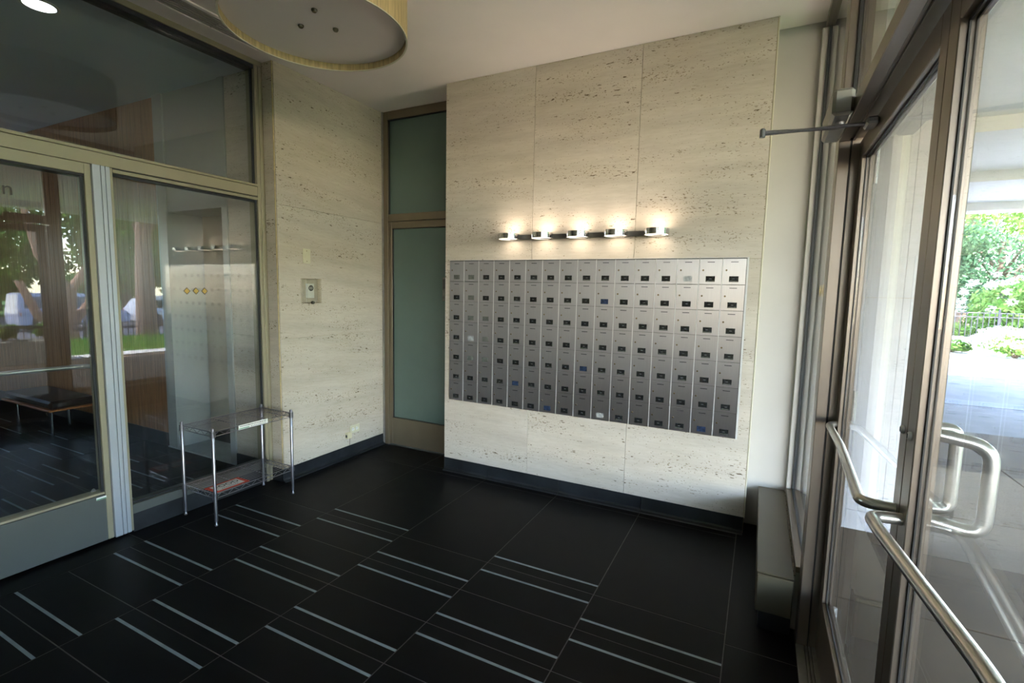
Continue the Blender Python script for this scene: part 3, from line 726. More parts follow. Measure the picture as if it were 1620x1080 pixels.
# ================================================================== WALL LIGHT
wlz = 1.887
sl = tag(empty('wall_light', (-1.15, 3.33, wlz)), 'chrome rail wall light with five glowing round heads above the mailboxes', 'wall light')
B(-1.70, -0.60, 3.302, 3.3297, wlz - 0.016, wlz + 0.016, 0.002).build('rail', M_RAIL, sl)
for xc in (-1.675, -1.413, -1.149, -0.887, -0.624):
    yc = 3.245; R = 0.078
    ring = MB().lathe([(R - 0.005, -0.019), (R, -0.019), (R, 0.019), (R - 0.005, 0.019), (R - 0.005, -0.019)], (xc, yc, wlz), 40).build('lamp_ring', M_CHROME, sl, smooth=True)
    MB().disc((xc, yc, wlz + 0.008), R - 0.006, 32).build('upper_diffuser', M_LAMP, ring)
    MB().disc((xc, yc, wlz - 0.012), R - 0.006, 32).build('lower_diffuser', M_LAMP, ring)
    for dz, e, tilt in ((0.020, 0.21, math.pi), (-0.020, 0.055, 0.0)):
        l = bpy.data.lights.new('lamp_head', 'AREA'); l.shape = 'DISK'; l.size = 0.12; l.energy = e; l.color = (1.0, 0.83, 0.64)
        lo = bpy.data.objects.new('lamp_head', l); C.objects.link(lo); lo.location = (xc, yc, wlz + dz); lo.rotation_euler = (tilt, 0, 0)

# ================================================================== DRUM LAMP and VENT
pcx, pcy, pz, pr = -1.965, 1.789, 2.70, 0.416
pd = tag(empty('drum_lamp', (pcx, pcy, CEIL)), 'large woven tan drum shade hanging under the ceiling', 'ceiling lamp')
MB().lathe([(pr - 0.006, 0.0), (pr, 0.0), (pr, 0.30), (pr - 0.006, 0.30), (pr - 0.006, 0.0)], (pcx, pcy, pz), 96).build('shade', M_SHADE, pd, smooth=True)
MB().lathe([(pr - 0.007, -0.004), (pr + 0.001, -0.004), (pr + 0.001, 0.0), (pr - 0.007, 0.0), (pr - 0.007, -0.004)], (pcx, pcy, pz), 96).build('rim', M_RIM, pd, smooth=True)
MB().disc((pcx, pcy, pz + 0.033), pr - 0.0075, 96).build('diffuser', M_DIFF, pd)
for (a, b_) in ((-1.874, 1.688), (-2.041, 1.757), (-1.915, 1.852)):
    MB().lathe([(0.0001, -0.012), (0.009, -0.012), (0.0135, -0.006), (0.0135, 0.0), (0.0001, 0.0)], (a, b_, pz + 0.033), 20).build('finial', M_KNOB, pd, smooth=True)
MB().tube([(pcx, pcy, pz + 0.037), (pcx, pcy, CEIL)], 0.012, 12).build('stem', M_KNOB, pd, smooth=True)
MB().lathe([(0.0001, -0.02), (0.07, -0.02), (0.08, 0.0), (0.0001, 0.0)], (pcx, pcy, CEIL), 24).build('canopy', M_WHITE, pd, smooth=True)
vt = tag(empty('air_vent', (-3.07, 1.55, CEIL)), 'long slotted air vent in the ceiling along the lobby glass', 'air vent')
B(-3.155, -2.985, 0.6, 2.34, CEIL - 0.001, CEIL - 0.0002).build('backing', M_GASKET, vt)
for k, (a, b_) in enumerate(((-3.165, -3.140), (-3.000, -2.975))):
    B(a, b_, 0.6, 2.36, CEIL - 0.010, CEIL - 0.0002, 0.002).build('flange', M_CEIL, vt)
B(-3.139, -3.001, 2.335, 2.36, CEIL - 0.010, CEIL - 0.0002, 0.002).build('flange', M_CEIL, vt)
for k in range(5):
    xx = -3.128 + k * 0.026
    B(xx, xx + 0.010, 0.6, 2.334, CEIL - 0.009, CEIL - 0.0012).build('slat', M_GREYP, vt)
for yy in (1.1, 1.58, 2.02): B(-3.139, -3.001, yy, yy + 0.006, CEIL - 0.0085, CEIL - 0.0011).build('divider', M_GREYP, vt)

# ================================================================== WALL FITTINGS on the left wall
XW = -3.1895
pt = tag(empty('blank_plate', (XW, 2.747, 1.675)), 'ivory blank switch plate on the travertine above the thermostat', 'wall plate')
B(XW, XW + 0.006, 2.711, 2.783, 1.675, 1.788, 0.002).build('plate', M_PLATE, pt)
for z in (1.692, 1.771): MB().lathe([(0.0001, 0), (0.0035, 0), (0.0035, 0.0012), (0.0001, 0.0012)], (XW + 0.006, 2.747, z), 10, 'x').build('screw', M_BRASS, pt)
ts = tag(empty('thermostat', (XW, 2.77, 1.37)), 'thermostat with round dial inside a clear lockable cover', 'thermostat')
B(XW, XW + 0.008, 2.69, 2.842, 1.372, 1.556, 0.003).build('back_plate', M_COVER, ts)
u_ = B(XW + 0.0085, XW + 0.030, 2.726, 2.792, 1.408, 1.520, 0.003).build('control', M_WHITE, ts)
MB().lathe([(0.014, 0), (0.0225, 0), (0.0225, 0.002), (0.014, 0.002), (0.014, 0)], (XW + 0.030, 2.759, 1.485), 24, 'x').build('dial', M_DARK, u_)
B(XW + 0.030, XW + 0.0315, 2.755, 2.763, 1.468, 1.502).build('pointer', M_DARK, u_)
cv = MB()
y0, y1, z0, z1, xd, th_ = 2.688, 2.845, 1.368, 1.558, 0.052, 0.003
cv.box(XW + xd, XW + xd + th_, y0 + 0.012, y1 - 0.012, z0, z1)
cv.box(XW, XW + xd, y0, y0 + th_, z0, z1); cv.box(XW, XW + xd, y1 - th_, y1, z0, z1)
cv.box(XW, XW + xd, y0 + th_, y1 - th_, z1 - th_, z1); cv.box(XW, XW + xd, y0 + th_, y1 - th_, z0, z0 + th_)
cv.build('cover', M_CLEAR, ts)
MB().lathe([(0.0001, -0.012), (0.012, -0.012), (0.012, 0.004), (0.0001, 0.004)], (XW + 0.045, 2.765, 1.372), 16, 'x').build('cover_lock', M_CARDG, ts, smooth=True)
ot = tag(empty('power_outlet', (XW, 3.23, 0.205)), 'ivory double power outlet low on the travertine wall', 'outlet')
B(XW, XW + 0.006, 3.172, 3.290, 0.203, 0.275, 0.002).build('plate', M_PLATE, ot)
for yc in (3.208, 3.254):
    s_ = MB().lathe([(0.0001, 0), (0.0155, 0), (0.0155, 0.003), (0.0001, 0.003)], (XW + 0.006, yc, 0.239), 16, 'x').build('socket', M_WHITE, ot)
    for (dy, dz) in ((-0.006, 0.006), (0.006, 0.006), (0, -0.007)):
        B(XW + 0.009, XW + 0.0096, yc + dy - 0.0013, yc + dy + 0.0013, 0.239 + dz - 0.004, 0.239 + dz + 0.004).build('socket_hole', M_DARK, s_)
ad = tag(empty('cable_box', (XW, 3.15, 0.172)), 'small ivory surface cable box with a thin wire beside the outlet', 'cable box')
B(XW, XW + 0.034, 3.118, 3.171, 0.174, 0.226, 0.004).build('housing', M_IVORY, ad)
B(XW + 0.008, XW + 0.028, 3.1168, 3.1178, 0.186, 0.210).build('port', M_DARK, ad)
MB().tube([(XW + 0.012, 3.166, 0.174), (XW + 0.006, 3.168, 0.14), (XW + 0.004, 3.169, 0.101)], 0.0016, 6).build('wire', M_INK, ad)

# ================================================================== WIRE SHELF with its sign
sx0, sx1, sy0, sy1, stz = -3.268, -2.948, 1.81, 2.375, 0.622
ws = tag(empty('wire_shelf', ((sx0 + sx1) / 2, (sy0 + sy1) / 2, 0)), 'chrome two-tier wire shelf rack standing against the lobby glass', 'shelf rack')
for (a, b_) in ((sx0, sy0), (sx1, sy0), (sx0, sy1), (sx1, sy1)):
    p_ = MB().lathe([(0.0001, 0.03), (0.010, 0.03), (0.010, stz - 0.004), (0.007, stz), (0.0001, stz)], (a, b_, 0), 16).build('post', M_WIRE, ws, smooth=True)
    MB().lathe([(0.0001, 0.0), (0.008, 0.0), (0.011, 0.006), (0.007, 0.012), (0.0065, 0.03), (0.0001, 0.03)], (a, b_, 0), 14).build('foot', M_WIRE, p_, smooth=True)
def wire(mb, p, q, r=0.0016, n=6): mb.tube([p, q], r, n)
for zt in (0.598, 0.205):
    top = MB()
    for dz, rr in ((0.0, 0.0030), (-0.028, 0.0026)):
        for (p, q) in (((sx0, sy0), (sx1, sy0)), ((sx1, sy0), (sx1, sy1)), ((sx1, sy1), (sx0, sy1)), ((sx0, sy1), (sx0, sy0))):
            wire(top, (*p, zt + dz), (*q, zt + dz), rr)
    shf = top.build('wire_tier', M_WIRE, ws, smooth=True)
    lw_ = MB()
    for k in range(1, 12):
        xx = sx0 + (sx1 - sx0) * k / 12
        wire(lw_, (xx, sy0, zt + 0.003), (xx, sy1, zt + 0.003), 0.0018)
    for yy in (sy0 + 0.19, sy1 - 0.19):
        wire(lw_, (sx0, yy, zt), (sx1, yy, zt), 0.0024)
    lw_.build('deck_wires', M_WIRE, shf, smooth=True)
    zz = MB()
    def zig(p, q, nseg):
        p, q = Vector(p), Vector(q)
        for k in range(nseg):
            a, b_ = p.lerp(q, k / nseg), p.lerp(q, (k + 1) / nseg)
            za, zb = (zt, zt - 0.028) if k % 2 else (zt - 0.028, zt)
            wire(zz, (a.x, a.y, za), (b_.x, b_.y, zb), 0.0015)
    zig((sx0, sy0, 0), (sx0, sy1, 0), 14); zig((sx1, sy0, 0), (sx1, sy1, 0), 14); zig((sx0, sy0, 0), (sx1, sy0, 0), 8); zig((sx0, sy1, 0), (sx1, sy1, 0), 8)
    zz.build('truss_wires', M_WIRE, shf, smooth=True)
    for (a, b_) in ((sx0, sy0), (sx1, sy0), (sx0, sy1), (sx1, sy1)):
        MB().lathe([(0.0105, -0.034), (0.0155, -0.034), (0.0145, 0.006), (0.0105, 0.006), (0.0105, -0.034)], (a, b_, zt), 16).build('collar', M_WIRE, shf, smooth=True)
lb = B(sx1 + 0.004, sx1 + 0.0055, 1.975, 2.185, 0.573, 0.602).build('label_strip', M_PAPER, ws)
lm = MB()
yy = 1.985
while yy < 2.172:
    w = random.uniform(0.004, 0.012)
    lm.box(sx1 + 0.0056, sx1 + 0.0059, yy, yy + w, 0.590, 0.5955); yy += w + 0.004
lm.build('print_line', M_INK, lb)
B(sx1 + 0.0056, sx1 + 0.0059, 1.977, 2.05, 0.576, 0.581).build('print_line', M_GREEN, lb)
lm = MB(); yy = 2.06
while yy < 2.172:
    w = random.uniform(0.004, 0.01); lm.box(sx1 + 0.0056, sx1 + 0.0059, yy, yy + w, 0.5785, 0.582); yy += w + 0.005
lm.build('print_line', M_INK, lb)
fs = tag(empty('food_sign', (-3.01, 1.93, 0.2105)), 'red bordered paper sign reading FOOD lying on the lower shelf tier', 'sign')
zs = 0.2105
B(-3.075, -2.95, 1.818, 2.045, zs, zs + 0.0012).build('sheet', M_RED, fs)
B(-3.058, -2.967, 1.842, 2.021, zs + 0.00125, zs + 0.0016).build('white_field', M_PAPER, fs)
fo = text_mesh('FOOD', 0.056, M_INK, 'lettering')
put('lettering', fo, fs, (-3.022, 1.932, zs + 0.0021), (0, 0, math.radians(90)))
sm = MB()
for k in range(9):
    sm.box(-2.985, -2.979, 1.875 + k * 0.0125, 1.875 + k * 0.0125 + 0.008, zs + 0.0017, zs + 0.0020)
sm.build('small_print', M_INK, fs)

# ================================================================== OUTDOORS
def quads_mesh(name, ctr, nrm, tan, sx, sy, mt):
    n = len(ctr); bt = np.cross(nrm, tan)
    a = tan * sx[:, None]; b_ = bt * sy[:, None]
    V = np.stack([ctr - a, ctr - b_ * 0.6, ctr + a, ctr + b_ * 0.6], 1).reshape(-1, 3)
    me = bpy.data.meshes.new(name)
    me.vertices.add(4 * n); me.vertices.foreach_set('co', V.ravel())
    me.loops.add(4 * n); me.loops.foreach_set('vertex_index', np.arange(4 * n, dtype=np.int32))
    me.polygons.add(n); me.polygons.foreach_set('loop_start', np.arange(0, 4 * n, 4, dtype=np.int32))
    me.update(calc_edges=True); me.validate(); me.materials.append(mt)
    return me
def leaf_cloud(name, blobs, n, size, mt, parent, base):
    """Leaves scattered through a set of ellipsoids (world centre, radii)."""
    vol = np.array([b_[1][0] * b_[1][1] * b_[1][2] for b_ in blobs]) ** 0.75; vol /= vol.sum()
    idx = rng.choice(len(blobs), n, p=vol)
    d = rng.normal(size=(n, 3)); d /= np.linalg.norm(d, axis=1)[:, None]
    rad = rng.uniform(0.35, 1.0, n) ** 0.5
    c = np.array([blobs[i][0] for i in idx]) + d * rad[:, None] * np.array([blobs[i][1] for i in idx])
    nr = d + rng.normal(size=(n, 3)) * 0.7 + np.array([0, 0, 0.5]); nr /= np.linalg.norm(nr, axis=1)[:, None]
    t_ = np.cross(nr, rng.normal(size=(n, 3))); t_ /= np.linalg.norm(t_, axis=1)[:, None]
    s_ = size * rng.uniform(0.6, 1.3, n)
    me = quads_mesh(name, c - np.array(base), nr, t_, s_, s_ * 0.75, mt)
    o_ = bpy.data.objects.new(name, me); C.objects.link(o_); o_.parent = parent; o_['kind'] = 'stuff'
    return o_
def tree(name, label, x, y, zb, h, crown_z, rx, rz, tr, leaves, size, mt, bark, group=None, forks=None, lean=0.0):
    t_ = empty(name, (x, y, zb), label, 'tree', group)
    if forks is None:
        tk = MB().tube([(x, y, zb - 0.1), (x + lean * 0.4, y, zb + h * 0.3), (x + lean, y + 0.1, zb + h * 0.75)], [tr * 1.3, tr, tr * 0.5], 12)
        for k in range(5):
            a = random.uniform(0, 6.28); z0 = zb + h * random.uniform(0.35, 0.55)
            tk.tube([(x + lean * 0.5, y, z0), (x + math.cos(a) * rx * 0.3, y + math.sin(a) * rx * 0.3, z0 + h * 0.15), (x + math.cos(a) * rx * 0.65, y + math.sin(a) * rx * 0.65, z0 + h * 0.26)], [tr * 0.5, tr * 0.35, tr * 0.12], 8)
        tk.build('trunk', bark, t_, smooth=True)
    else:
        tk = MB()
        for path, rr in forks: tk.tube([(x + p[0], y + p[1], zb + p[2]) for p in path], rr, 10)
        tk.build('trunk', bark, t_, smooth=True)
    blobs = [((x, y, crown_z), (rx * 0.8, rx * 0.8, rz * 0.8))]
    for k in range(16):
        a = random.uniform(0, 6.28); r_ = rx * random.uniform(0.35, 0.85); zz = crown_z + rz * random.uniform(-0.75, 0.75)
        q = random.uniform(0.25, 0.45)
        blobs.append(((x + r_ * math.cos(a), y + r_ * math.sin(a), zz), (rx * q, rx * q, rz * q * 0.8)))
    leaf_cloud('foliage', blobs, leaves, size, mt, t_, (x, y, zb))
    return t_

ga = tag(B(0.345, 5.4, -8, 7.4, -0.3, -0.055).build('ground_apron', M_JOINT), 'tan concrete apron outside the entrance', 'pavement', kind=S)
for i in range(3):
    for j in range(9):
        x0, y0 = 0.35 + i * 1.684, -6.1 + j * 1.5
        B(x0, x0 + 1.676, y0, y0 + 1.492, -0.055, -0.03, 0.004).build('concrete_slab', M_CONC, ga)
tag(B(-12, 5.4, 7.4, 14.6, -0.3, -0.035).build('ground_drive', M_ASPH), 'grey asphalt driveway', 'driveway', kind=S)
tag(B(-12, 12, 14.6, 22.2, -0.3, -0.04).build('ground_court', M_PALE), 'pale sunlit paving beyond the driveway', 'pavement', kind=S)
B2 = tag(B(-12, 5.4, 9.3, 9.75, -0.034, -0.028).build('ground_band', M_BAND), 'pale band across the driveway', 'pavement', kind=S)
tag(B(-25, 16, 22.2, 70, -0.3, 0.0).build('ground_bed', M_SOIL), 'planted ground behind the grey fence', 'planting bed', kind=S)
kb = tag(empty('ground_kerb', (5.65, 2, -0.03)), 'pale kerb between apron and lawn', 'kerb', kind=S)
for k in range(13): B(5.405, 5.945, -6 + k * 1.6, -6 + k * 1.6 + 1.592, -0.2, 0.0, 0.006).build('kerb_stone', M_PALE, kb)
tag(B(5.95, 9.3, -8, 14.6, -0.3, 0.0).build('ground_lawn', M_TURF), 'small lawn beyond the kerb', 'lawn', kind=S)
n = 16000
gx, gy = rng.uniform(5.97, 9.28, n), rng.uniform(1.5, 12.5, n)
V = np.zeros((n, 3, 3)); a = rng.uniform(0, 6.28, n); hh = rng.uniform(0.05, 0.12, n)
V[:, 0] = np.c_[gx - 0.009 * np.cos(a), gy - 0.009 * np.sin(a), np.zeros(n)]
V[:, 1] = np.c_[gx + 0.009 * np.cos(a), gy + 0.009 * np.sin(a), np.zeros(n)]
V[:, 2] = np.c_[gx + rng.normal(0, 0.025, n), gy + rng.normal(0, 0.025, n), hh]
gm = bpy.data.meshes.new('grass'); gm.vertices.add(3 * n); gm.vertices.foreach_set('co', V.ravel())
gm.loops.add(3 * n); gm.loops.foreach_set('vertex_index', np.arange(3 * n, dtype=np.int32))
gm.polygons.add(n); gm.polygons.foreach_set('loop_start', np.arange(0, 3 * n, 3, dtype=np.int32))
gm.update(calc_edges=True); gm.materials.append(M_GRASS)
go = bpy.data.objects.new('grass', gm); C.objects.link(go)
tag(go, 'short bright grass of the lawn beyond the kerb', 'grass', kind='stuff')
sp = MB().prism([(9.3, -0.02), (10.2, -0.3), (16, -1.08), (16, -1.4), (9.3, -1.4)], -12, 40, 'y').build('ground_bank', M_SOIL)
tag(sp, 'planted bank falling to the street', 'bank', kind=S)
tag(B(16, 41, -30, 60, -1.4, -1.06).build('ground_street', M_ROAD), 'street below the lawn', 'street', kind=S)
tag(B(41, 90, -40, 80, -1.4, -0.9).build('ground_far', M_TURF), 'wooded ground across the street', 'ground', kind=S)
tag(B(-60, 90, -60, 90, -1.9, -1.5).build('ground_base', M_SOIL), 'earth under the site', 'ground', kind=S)

cn = tag(B(0.345, 6.6, -7, 10.8, 3.02, 3.45).build('canopy', M_CANOPY), 'flat white canopy over the entrance', 'canopy', kind=S)
B(0.36, 6.6, 10.4, 10.8, 2.90, 3.02).build('fascia', M_CANOPY, cn)
B(6.2, 6.6, -7, 10.39, 2.90, 3.02).build('fascia', M_CANOPY, cn)
for yb in (5.6, 7.9): B(0.36, 6.19, yb, yb + 0.35, 2.90, 3.02).build('beam', M_CANOPY, cn)
we = tag(B(0.341, 0.955, 3.85, 4.35, -0.06, 3.02).build('wall_exterior', M_GROUT), 'white stone wall outside beside the doors', 'wall', kind=S)
for (x0, x1) in ((0.345, 0.56), (0.562, 0.78), (0.782, 0.97)):
    for (z0, z1) in ((0.10, 1.5), (1.502, 3.0)):
        B(x0, x1, 3.835, 3.85, z0, z1, 0.001).build('slab', M_EXTW, we)
B(0.345, 0.97, 3.83, 3.85, -0.03, 0.098).build('base_piece', M_EXTW, we)
B(0.9555, 0.975, 3.8505, 4.35, -0.03, 3.0).build('slab', M_EXTW, we)
tag(B(-12, 0.34, 3.91, 13, -0.1, 3.6).build('wall_light_block', M_EXTW), 'wall block added past the entrance to keep light out', 'wall', kind=S)  # plain block added to stop stray light behind the entrance
tag(B(-6, 0.34, -9, -1.76, -0.1, 3.6).build('wall_light_block_near', M_EXTW), 'wall block added before the entrance to keep light out', 'wall', kind=S)  # second added block, stops light on the near side

def fence(name, label, p0, p1, zb, zt, step, mt, pr, nposts):
    f_ = empty(name, (p0[0], p0[1], zb), label, 'fence')
    d = Vector((p1[0] - p0[0], p1[1] - p0[1], 0)); L = d.length; d.normalize()
    for k in range(nposts + 1):
        q = Vector((p0[0], p0[1], 0)) + d * (L * k / nposts)
        MB().lathe([(0.0001, 0), (pr * 2.4, 0), (pr * 2.4, zt - zb + 0.06), (pr * 1.5, zt - zb + 0.10), (0.0001, zt - zb + 0.13)], (q.x, q.y, zb), 8).build('post', mt, f_)
    for z in (zt - 0.03, zt - 0.17, zb + 0.12):
        MB().tube([(p0[0], p0[1], z), (p1[0], p1[1], z)], pr * 1.25, 6).build('rail', mt, f_)
    me = MB().tube([(0, 0, 0.02), (0, 0, zt - zb)], pr, 6).mesh('picket', mt)
    k = 1
    while k * step < L:
        q = Vector((p0[0], p0[1], zb)) + d * (k * step); put('picket', me, f_, q); k += 1
    return f_
fence('grey_fence', 'grey picket fence before the hydrangea across the court', (2.5, 22.5), (12.0, 22.5), 0.0, 1.08, 0.15, M_IRONG, 0.014, 4)
fence('iron_fence', 'black iron picket fence along the far edge of the lawn', (9.65, 1.5), (9.65, 14.5), -0.35, 0.42, 0.13, M_IRON, 0.011, 6)

# shrubs and flowers across the court
def shrub(name, label, cat, x, y, zb, rx, rz, n_leaf, size, mt, flowers=0, group=None):
    s_ = empty(name, (x, y, zb), label, cat, group)
    st = MB()
    for k in range(5):
        a = k * 1.26; st.tube([(x, y, zb), (x + math.cos(a) * rx * 0.3, y + math.sin(a) * rx * 0.3, zb + rz * 0.7), (x + math.cos(a) * rx * 0.6, y + math.sin(a) * rx * 0.6, zb + rz * 1.2)], [0.03, 0.02, 0.01], 6)
    st.build('stem', M_BARK, s_)
    bl_ = [((x, y, zb + rz), (rx * 0.75, rx * 0.75, rz * 0.85))]
    for k in range(9):
        a = random.uniform(0, 6.28); bl_.append(((x + rx * 0.6 * math.cos(a), y + rx * 0.6 * math.sin(a), zb + rz * random.uniform(0.5, 1.5)), (rx * 0.38, rx * 0.38, rz * 0.4)))
    leaf_cloud('foliage', bl_, n_leaf, size, mt, s_, (x, y, zb))
    fb = []
    for k in range(flowers):
        a = random.uniform(0, 6.28); u = random.uniform(-0.1, 1); r_ = rx * math.sqrt(max(0, 1 - u * u * 0.8))
        fb.append(((x + r_ * math.cos(a), y + r_ * math.sin(a), zb + rz + rz * u), (0.16, 0.16, 0.13)))
    if fb: leaf_cloud('blossom', fb, flowers * 40, 0.05, M_FLOWER, s_, (x, y, zb))
    return s_
shrub('hydrangea', 'hydrangea bush with white flower heads behind the grey fence', 'shrub', 8.3, 24.6, 0.0, 1.7, 1.25, 3500, 0.13, M_LEAFL, 46)
shrub('flowering_shrub', 'low white flowering shrub on the sunlit court', 'shrub', 6.15, 17.8, -0.04, 0.85, 0.36, 1200, 0.08, M_LEAFL, 60)
for k, x in enumerate((4.6, 6.2, 7.8, 9.4)):
    shrub('ground_cover', 'leafy green ground cover just behind the grey fence', 'plant', x, 23.4 + 0.2 * (k % 2), 0.0, 0.95, 0.36, 1100, 0.09, M_LEAF, group='ground cover behind the fence')
shrub('low_plant', 'small green plant at the pale court ledge', 'plant', 5.05, 18.6, -0.04, 0.45, 0.22, 500, 0.07, M_LEAF)
lg = tag(empty('court_ledge', (4.6, 19.6, -0.04)), 'low pale stone ledge on the sunlit court', 'ledge')
B(3.2, 5.6, 19.3, 20.0, -0.04, 0.30, 0.02).build('ledge_block', M_PALE, lg)
B(3.15, 5.65, 19.25, 20.05, 0.30, 0.36, 0.015).build('coping', M_PALE, lg)
g1 = 'trees behind the hydrangea'
tree('leafy_tree', 'tall blue-green leafy tree behind the hydrangea and grey fence', 3.6, 28.2, 0, 8.0, 4.0, 2.3, 3.6, 0.2, 7000, 0.13, M_LEAFB, M_BARK, g1)
tree('leafy_tree', 'tall blue-green leafy tree behind the hydrangea and grey fence', 9.4, 29.6, 0, 5.5, 2.7, 2.7, 2.2, 0.22, 11000, 0.11, M_LEAFB, M_BARK, g1)
tree('bright_tree', 'tall sunlit light green tree above the others', 10.6, 38.0, 0, 12.0, 7.4, 4.2, 4.6, 0.26, 13000, 0.14, M_LEAFL, M_BARK)
tree('overhanging_tree', 'tree with long bare branch reaching over the court', 11.5, 21.0, 0, 7.0, 6.2, 3.6, 1.8, 0.2, 4500, 0.13, M_LEAFL, M_BARK,
     forks=[([(0, 0, -0.1), (-0.1, 0, 2.0), (0.1, 0, 5.5)], [0.24, 0.2, 0.12]), ([(-0.1, 0, 2.6), (-2.0, -0.2, 3.7), (-4.6, -0.3, 4.9)], [0.12, 0.08, 0.03]), ([(0, 0, 3.6), (-1.8, 0.6, 4.7), (-3.6, 0.9, 5.2)], [0.1, 0.06, 0.02])])

# beyond the lawn (seen mirrored in the lobby glass)
tree('forked_tree', 'pink-barked tree with forking trunk on the lawn', 10.4, 5.75, -0.4, 6.0, 5.2, 2.6, 1.9, 0.2, 4500, 0.10, M_LEAF, M_BARKP,
     forks=[([(0, 0, -0.2), (0.03, 0.02, 0.9), (0, 0.05, 1.75)], [0.24, 0.19, 0.16]), ([(0, 0.05, 1.6), (0.1, -0.5, 2.6), (0.2, -0.8, 4.4)], [0.13, 0.10, 0.05]), ([(0, 0.05, 1.6), (-0.1, 0.45, 2.3), (0.1, 0.75, 3.2), (0.1, 0.8, 4.6)], [0.12, 0.10, 0.08, 0.04]),
            ([(0, 0, 0.5), (0.1, -0.6, 1.0), (0.2, -0.9, 1.9)], [0.13, 0.11, 0.08]), ([(0, 0, 0.6), (0.1, 0.5, 1.3), (0.15, 0.75, 2.6)], [0.12, 0.1, 0.06])])
tree('straight_tree', 'tree with thick straight trunk beyond the iron fence', 14.6, 9.45, -0.88, 10.0, 7.4, 2.4, 2.2, 0.28, 4000, 0.11, M_LEAF, M_BARK)
g2 = 'trees across the street'
for (x, y, h, cz, rx) in ((38.5, 8.5, 12, 6.0, 4.0), (38.5, 18.5, 13, 6.0, 4.0), (38.5, 28.5, 12, 6.0, 4.0), (38.5, -1.5, 12, 6, 4.0), (48, 13.5, 15, 8, 5.2), (48, 24, 15, 8, 5.2), (48, 3, 15, 8, 5.2)):
    tree('street_tree', 'dense green tree across the street behind the parked cars', x, y, -1.1, h, cz - 1.6, rx, 5.4, 0.28, 9000, 0.24, M_LEAF, M_BARK, g2)

for k in range(7):
    shrub('woodland_hedge', 'dark green woodland hedge across the street behind the trees', 'hedge', 58.5, -12 + k * 9.0, -0.9, 3.6, 1.9, 3000, 0.28, M_LEAF, group='woodland hedge')
def planter(name, label, x, y, w, h, pl_label):
    p_ = empty(name, (x, y, 0.0), label, 'planter')
    MB().lathe([(0.0001, 0), (w * 0.36, 0), (w * 0.5, h), (w * 0.44, h), (w * 0.43, h - 0.013), (0.0001, h - 0.013)], (x, y, 0.0), 24).build('pot', M_POT, p_, smooth=True)
    MB().disc((x, y, h - 0.012), w * 0.44, 20).build('soil', M_SOIL, p_)
    shrub('potted_plant', pl_label, 'plant', x, y, h + 0.002, w * 0.6, w * 0.42, 700, 0.05, M_LEAFL)
planter('planter', 'pale tapered concrete planter on the kerb below the forked tree', 5.72, 6.55, 0.42, 0.40, 'bright leafy plant in the round tapered planter')
pb = empty('planter_box', (5.68, 3.6, 0), 'wide pale concrete trough planter on the kerb', 'planter')
B(5.44, 5.92, 3.0, 4.15, 0.0005, 0.40, 0.015).build('trough', M_POT, pb)
B(5.49, 5.87, 3.05, 4.10, 0.4005, 0.404).build('soil', M_SOIL, pb)
for yy in (3.3, 3.85): shrub('trough_plant', 'leafy green plant growing in the trough planter', 'plant', 5.68, yy, 0.415, 0.20, 0.16, 500, 0.05, M_LEAF, group='plants in the trough')

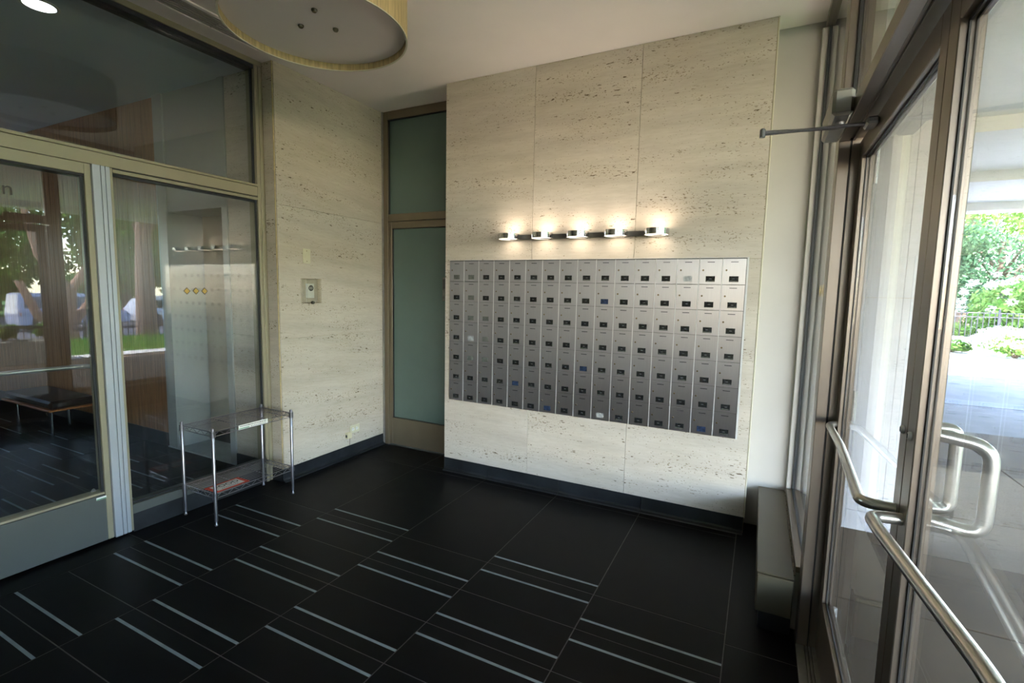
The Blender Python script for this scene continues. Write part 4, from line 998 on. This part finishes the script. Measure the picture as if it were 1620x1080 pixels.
def car(name, label, x, y, zg, prof, roof, width, paint, wheels, panes, wr=0.34):
    """prof/roof: side outlines (y, z) from the tail; panes: side window outlines."""
    c_ = empty(name, (x, y, zg), label, 'car')
    P1 = [(y + a, zg + b_) for a, b_ in prof]; P2 = [(y + a, zg + b_) for a, b_ in roof]
    w2 = width / 2
    MB().prism(P1, x - w2, x + w2, 'x').build('body', paint, c_)
    v = MB(); nn = len(P2); zlo = min(p[1] for p in P2); zhi = max(p[1] for p in P2)
    vs_ = []
    for sgn in (-1, 1):
        for (a, b_) in P2:
            k = (b_ - zlo) / (zhi - zlo); vs_.append((x + sgn * (w2 - 0.03 - 0.14 * k), a, b_))
    v.add(vs_, [tuple(range(nn)), tuple(range(2 * nn - 1, nn - 1, -1))] + [(i, (i + 1) % nn, nn + (i + 1) % nn, nn + i) for i in range(nn)])
    v.build('cabin', paint, c_)
    for pn in panes:
        for sgn in (-1, 1):
            q = MB(); A = []
            for dd in (0.002, 0.012):
                for (a, b_) in pn:
                    k = (zg + b_ - zlo) / (zhi - zlo); A.append((x + sgn * (w2 - 0.03 - 0.14 * k + dd), y + a, zg + b_))
            m_ = len(pn)
            q.add(A, [tuple(range(m_)), tuple(range(2 * m_ - 1, m_ - 1, -1))] + [(i, (i + 1) % m_, m_ + (i + 1) % m_, m_ + i) for i in range(m_)])
            q.build('side_window', M_CARG, c_)
    for wy in wheels:
        for sgn in (-1, 1):
            xw = x + sgn * (w2 - 0.10)
            B(x + sgn * (w2 - 0.02), x + sgn * (w2 + 0.006), y + wy - wr * 1.15, y + wy + wr * 1.15, zg + 0.16, zg + wr * 2.1, 0.08).build('wheel_arch', M_TYRE, c_)
            wh = MB().lathe([(0.0001, -0.11), (wr * 0.9, -0.11), (wr, -0.08), (wr, 0.08), (wr * 0.9, 0.12), (wr * 0.66, 0.115), (0.0001, 0.10)] if sgn > 0 else [(0.0001, 0.11), (wr * 0.9, 0.11), (wr, 0.08), (wr, -0.08), (wr * 0.9, -0.12), (wr * 0.66, -0.115), (0.0001, -0.10)], (xw, y + wy, zg + wr), 24, 'x').build('wheel', M_TYRE, c_, smooth=True)
            rm = MB(); xr = xw + sgn * 0.118
            for k in range(5):
                a = k * 1.2566; ca, sa = math.cos(a), math.sin(a); W_ = 0.045
                p = [(W_ * -sa, W_ * ca), (wr * 0.66 * ca - 0.06 * sa, wr * 0.66 * sa + 0.06 * ca), (wr * 0.66 * ca + 0.06 * sa, wr * 0.66 * sa - 0.06 * ca), (W_ * sa, -W_ * ca)]
                rm.prism([(y + wy + u, zg + wr + w_) for u, w_ in p], xr, xr + sgn * 0.012, 'x')
            rm.build('wheel_rim', M_RIMS, wh)
    for sgn in (-1, 1):
        B(x + sgn * (w2 - 0.18), x + sgn * (w2 + 0.004), y + prof[0][0] - 0.012, y + prof[0][0] + 0.10, zg + 0.80, zg + 0.98, 0.02).build('tail_lamp', M_LAMPR, c_)
    return c_
SUV = [(-2.3, 0.35), (-2.32, 0.75), (-2.22, 1.05), (1.1, 1.05), (2.05, 0.95), (2.3, 0.72), (2.28, 0.35)]
SUVR = [(-2.2, 1.03), (-1.85, 1.60), (-1.5, 1.68), (0.1, 1.68), (0.45, 1.6), (1.2, 1.03)]
SUVP = [[(-1.95, 1.08), (-1.65, 1.52), (-0.85, 1.57), (-0.85, 1.08)], [(-0.75, 1.08), (-0.75, 1.57), (0.1, 1.57), (0.35, 1.5), (0.85, 1.08)]]
car('parked_suv', 'silver white sport utility car parked nearest on the street', 27.4, 16.4, -1.06, SUV, SUVR, 1.85, M_CARW, (-1.4, 1.4), SUVP)
VAN = [(-2.3, 0.35), (-2.35, 0.9), (-2.32, 1.12), (1.4, 1.12), (2.15, 1.0), (2.4, 0.75), (2.38, 0.35)]
VANR = [(-2.32, 1.10), (-2.25, 1.85), (-2.1, 1.93), (0.3, 1.93), (0.7, 1.82), (1.5, 1.10)]
VANP = [[(-2.1, 1.18), (-2.05, 1.74), (-1.35, 1.76), (-1.35, 1.18)], [(-1.2, 1.18), (-1.2, 1.76), (-0.35, 1.76), (-0.35, 1.18)], [(-0.2, 1.18), (-0.2, 1.76), (0.35, 1.74), (1.05, 1.18)]]
car('parked_van', 'bluish grey boxy van parked on the street behind the forked tree', 27.2, 11.3, -1.06, VAN, VANR, 1.9, M_CARV, (-1.45, 1.5), VANP)
car('parked_hatchback', 'small white car parked farther across the street', 31.5, 18.6, -1.06, SUV, SUVR, 1.8, M_CARW, (-1.4, 1.4), SUVP)
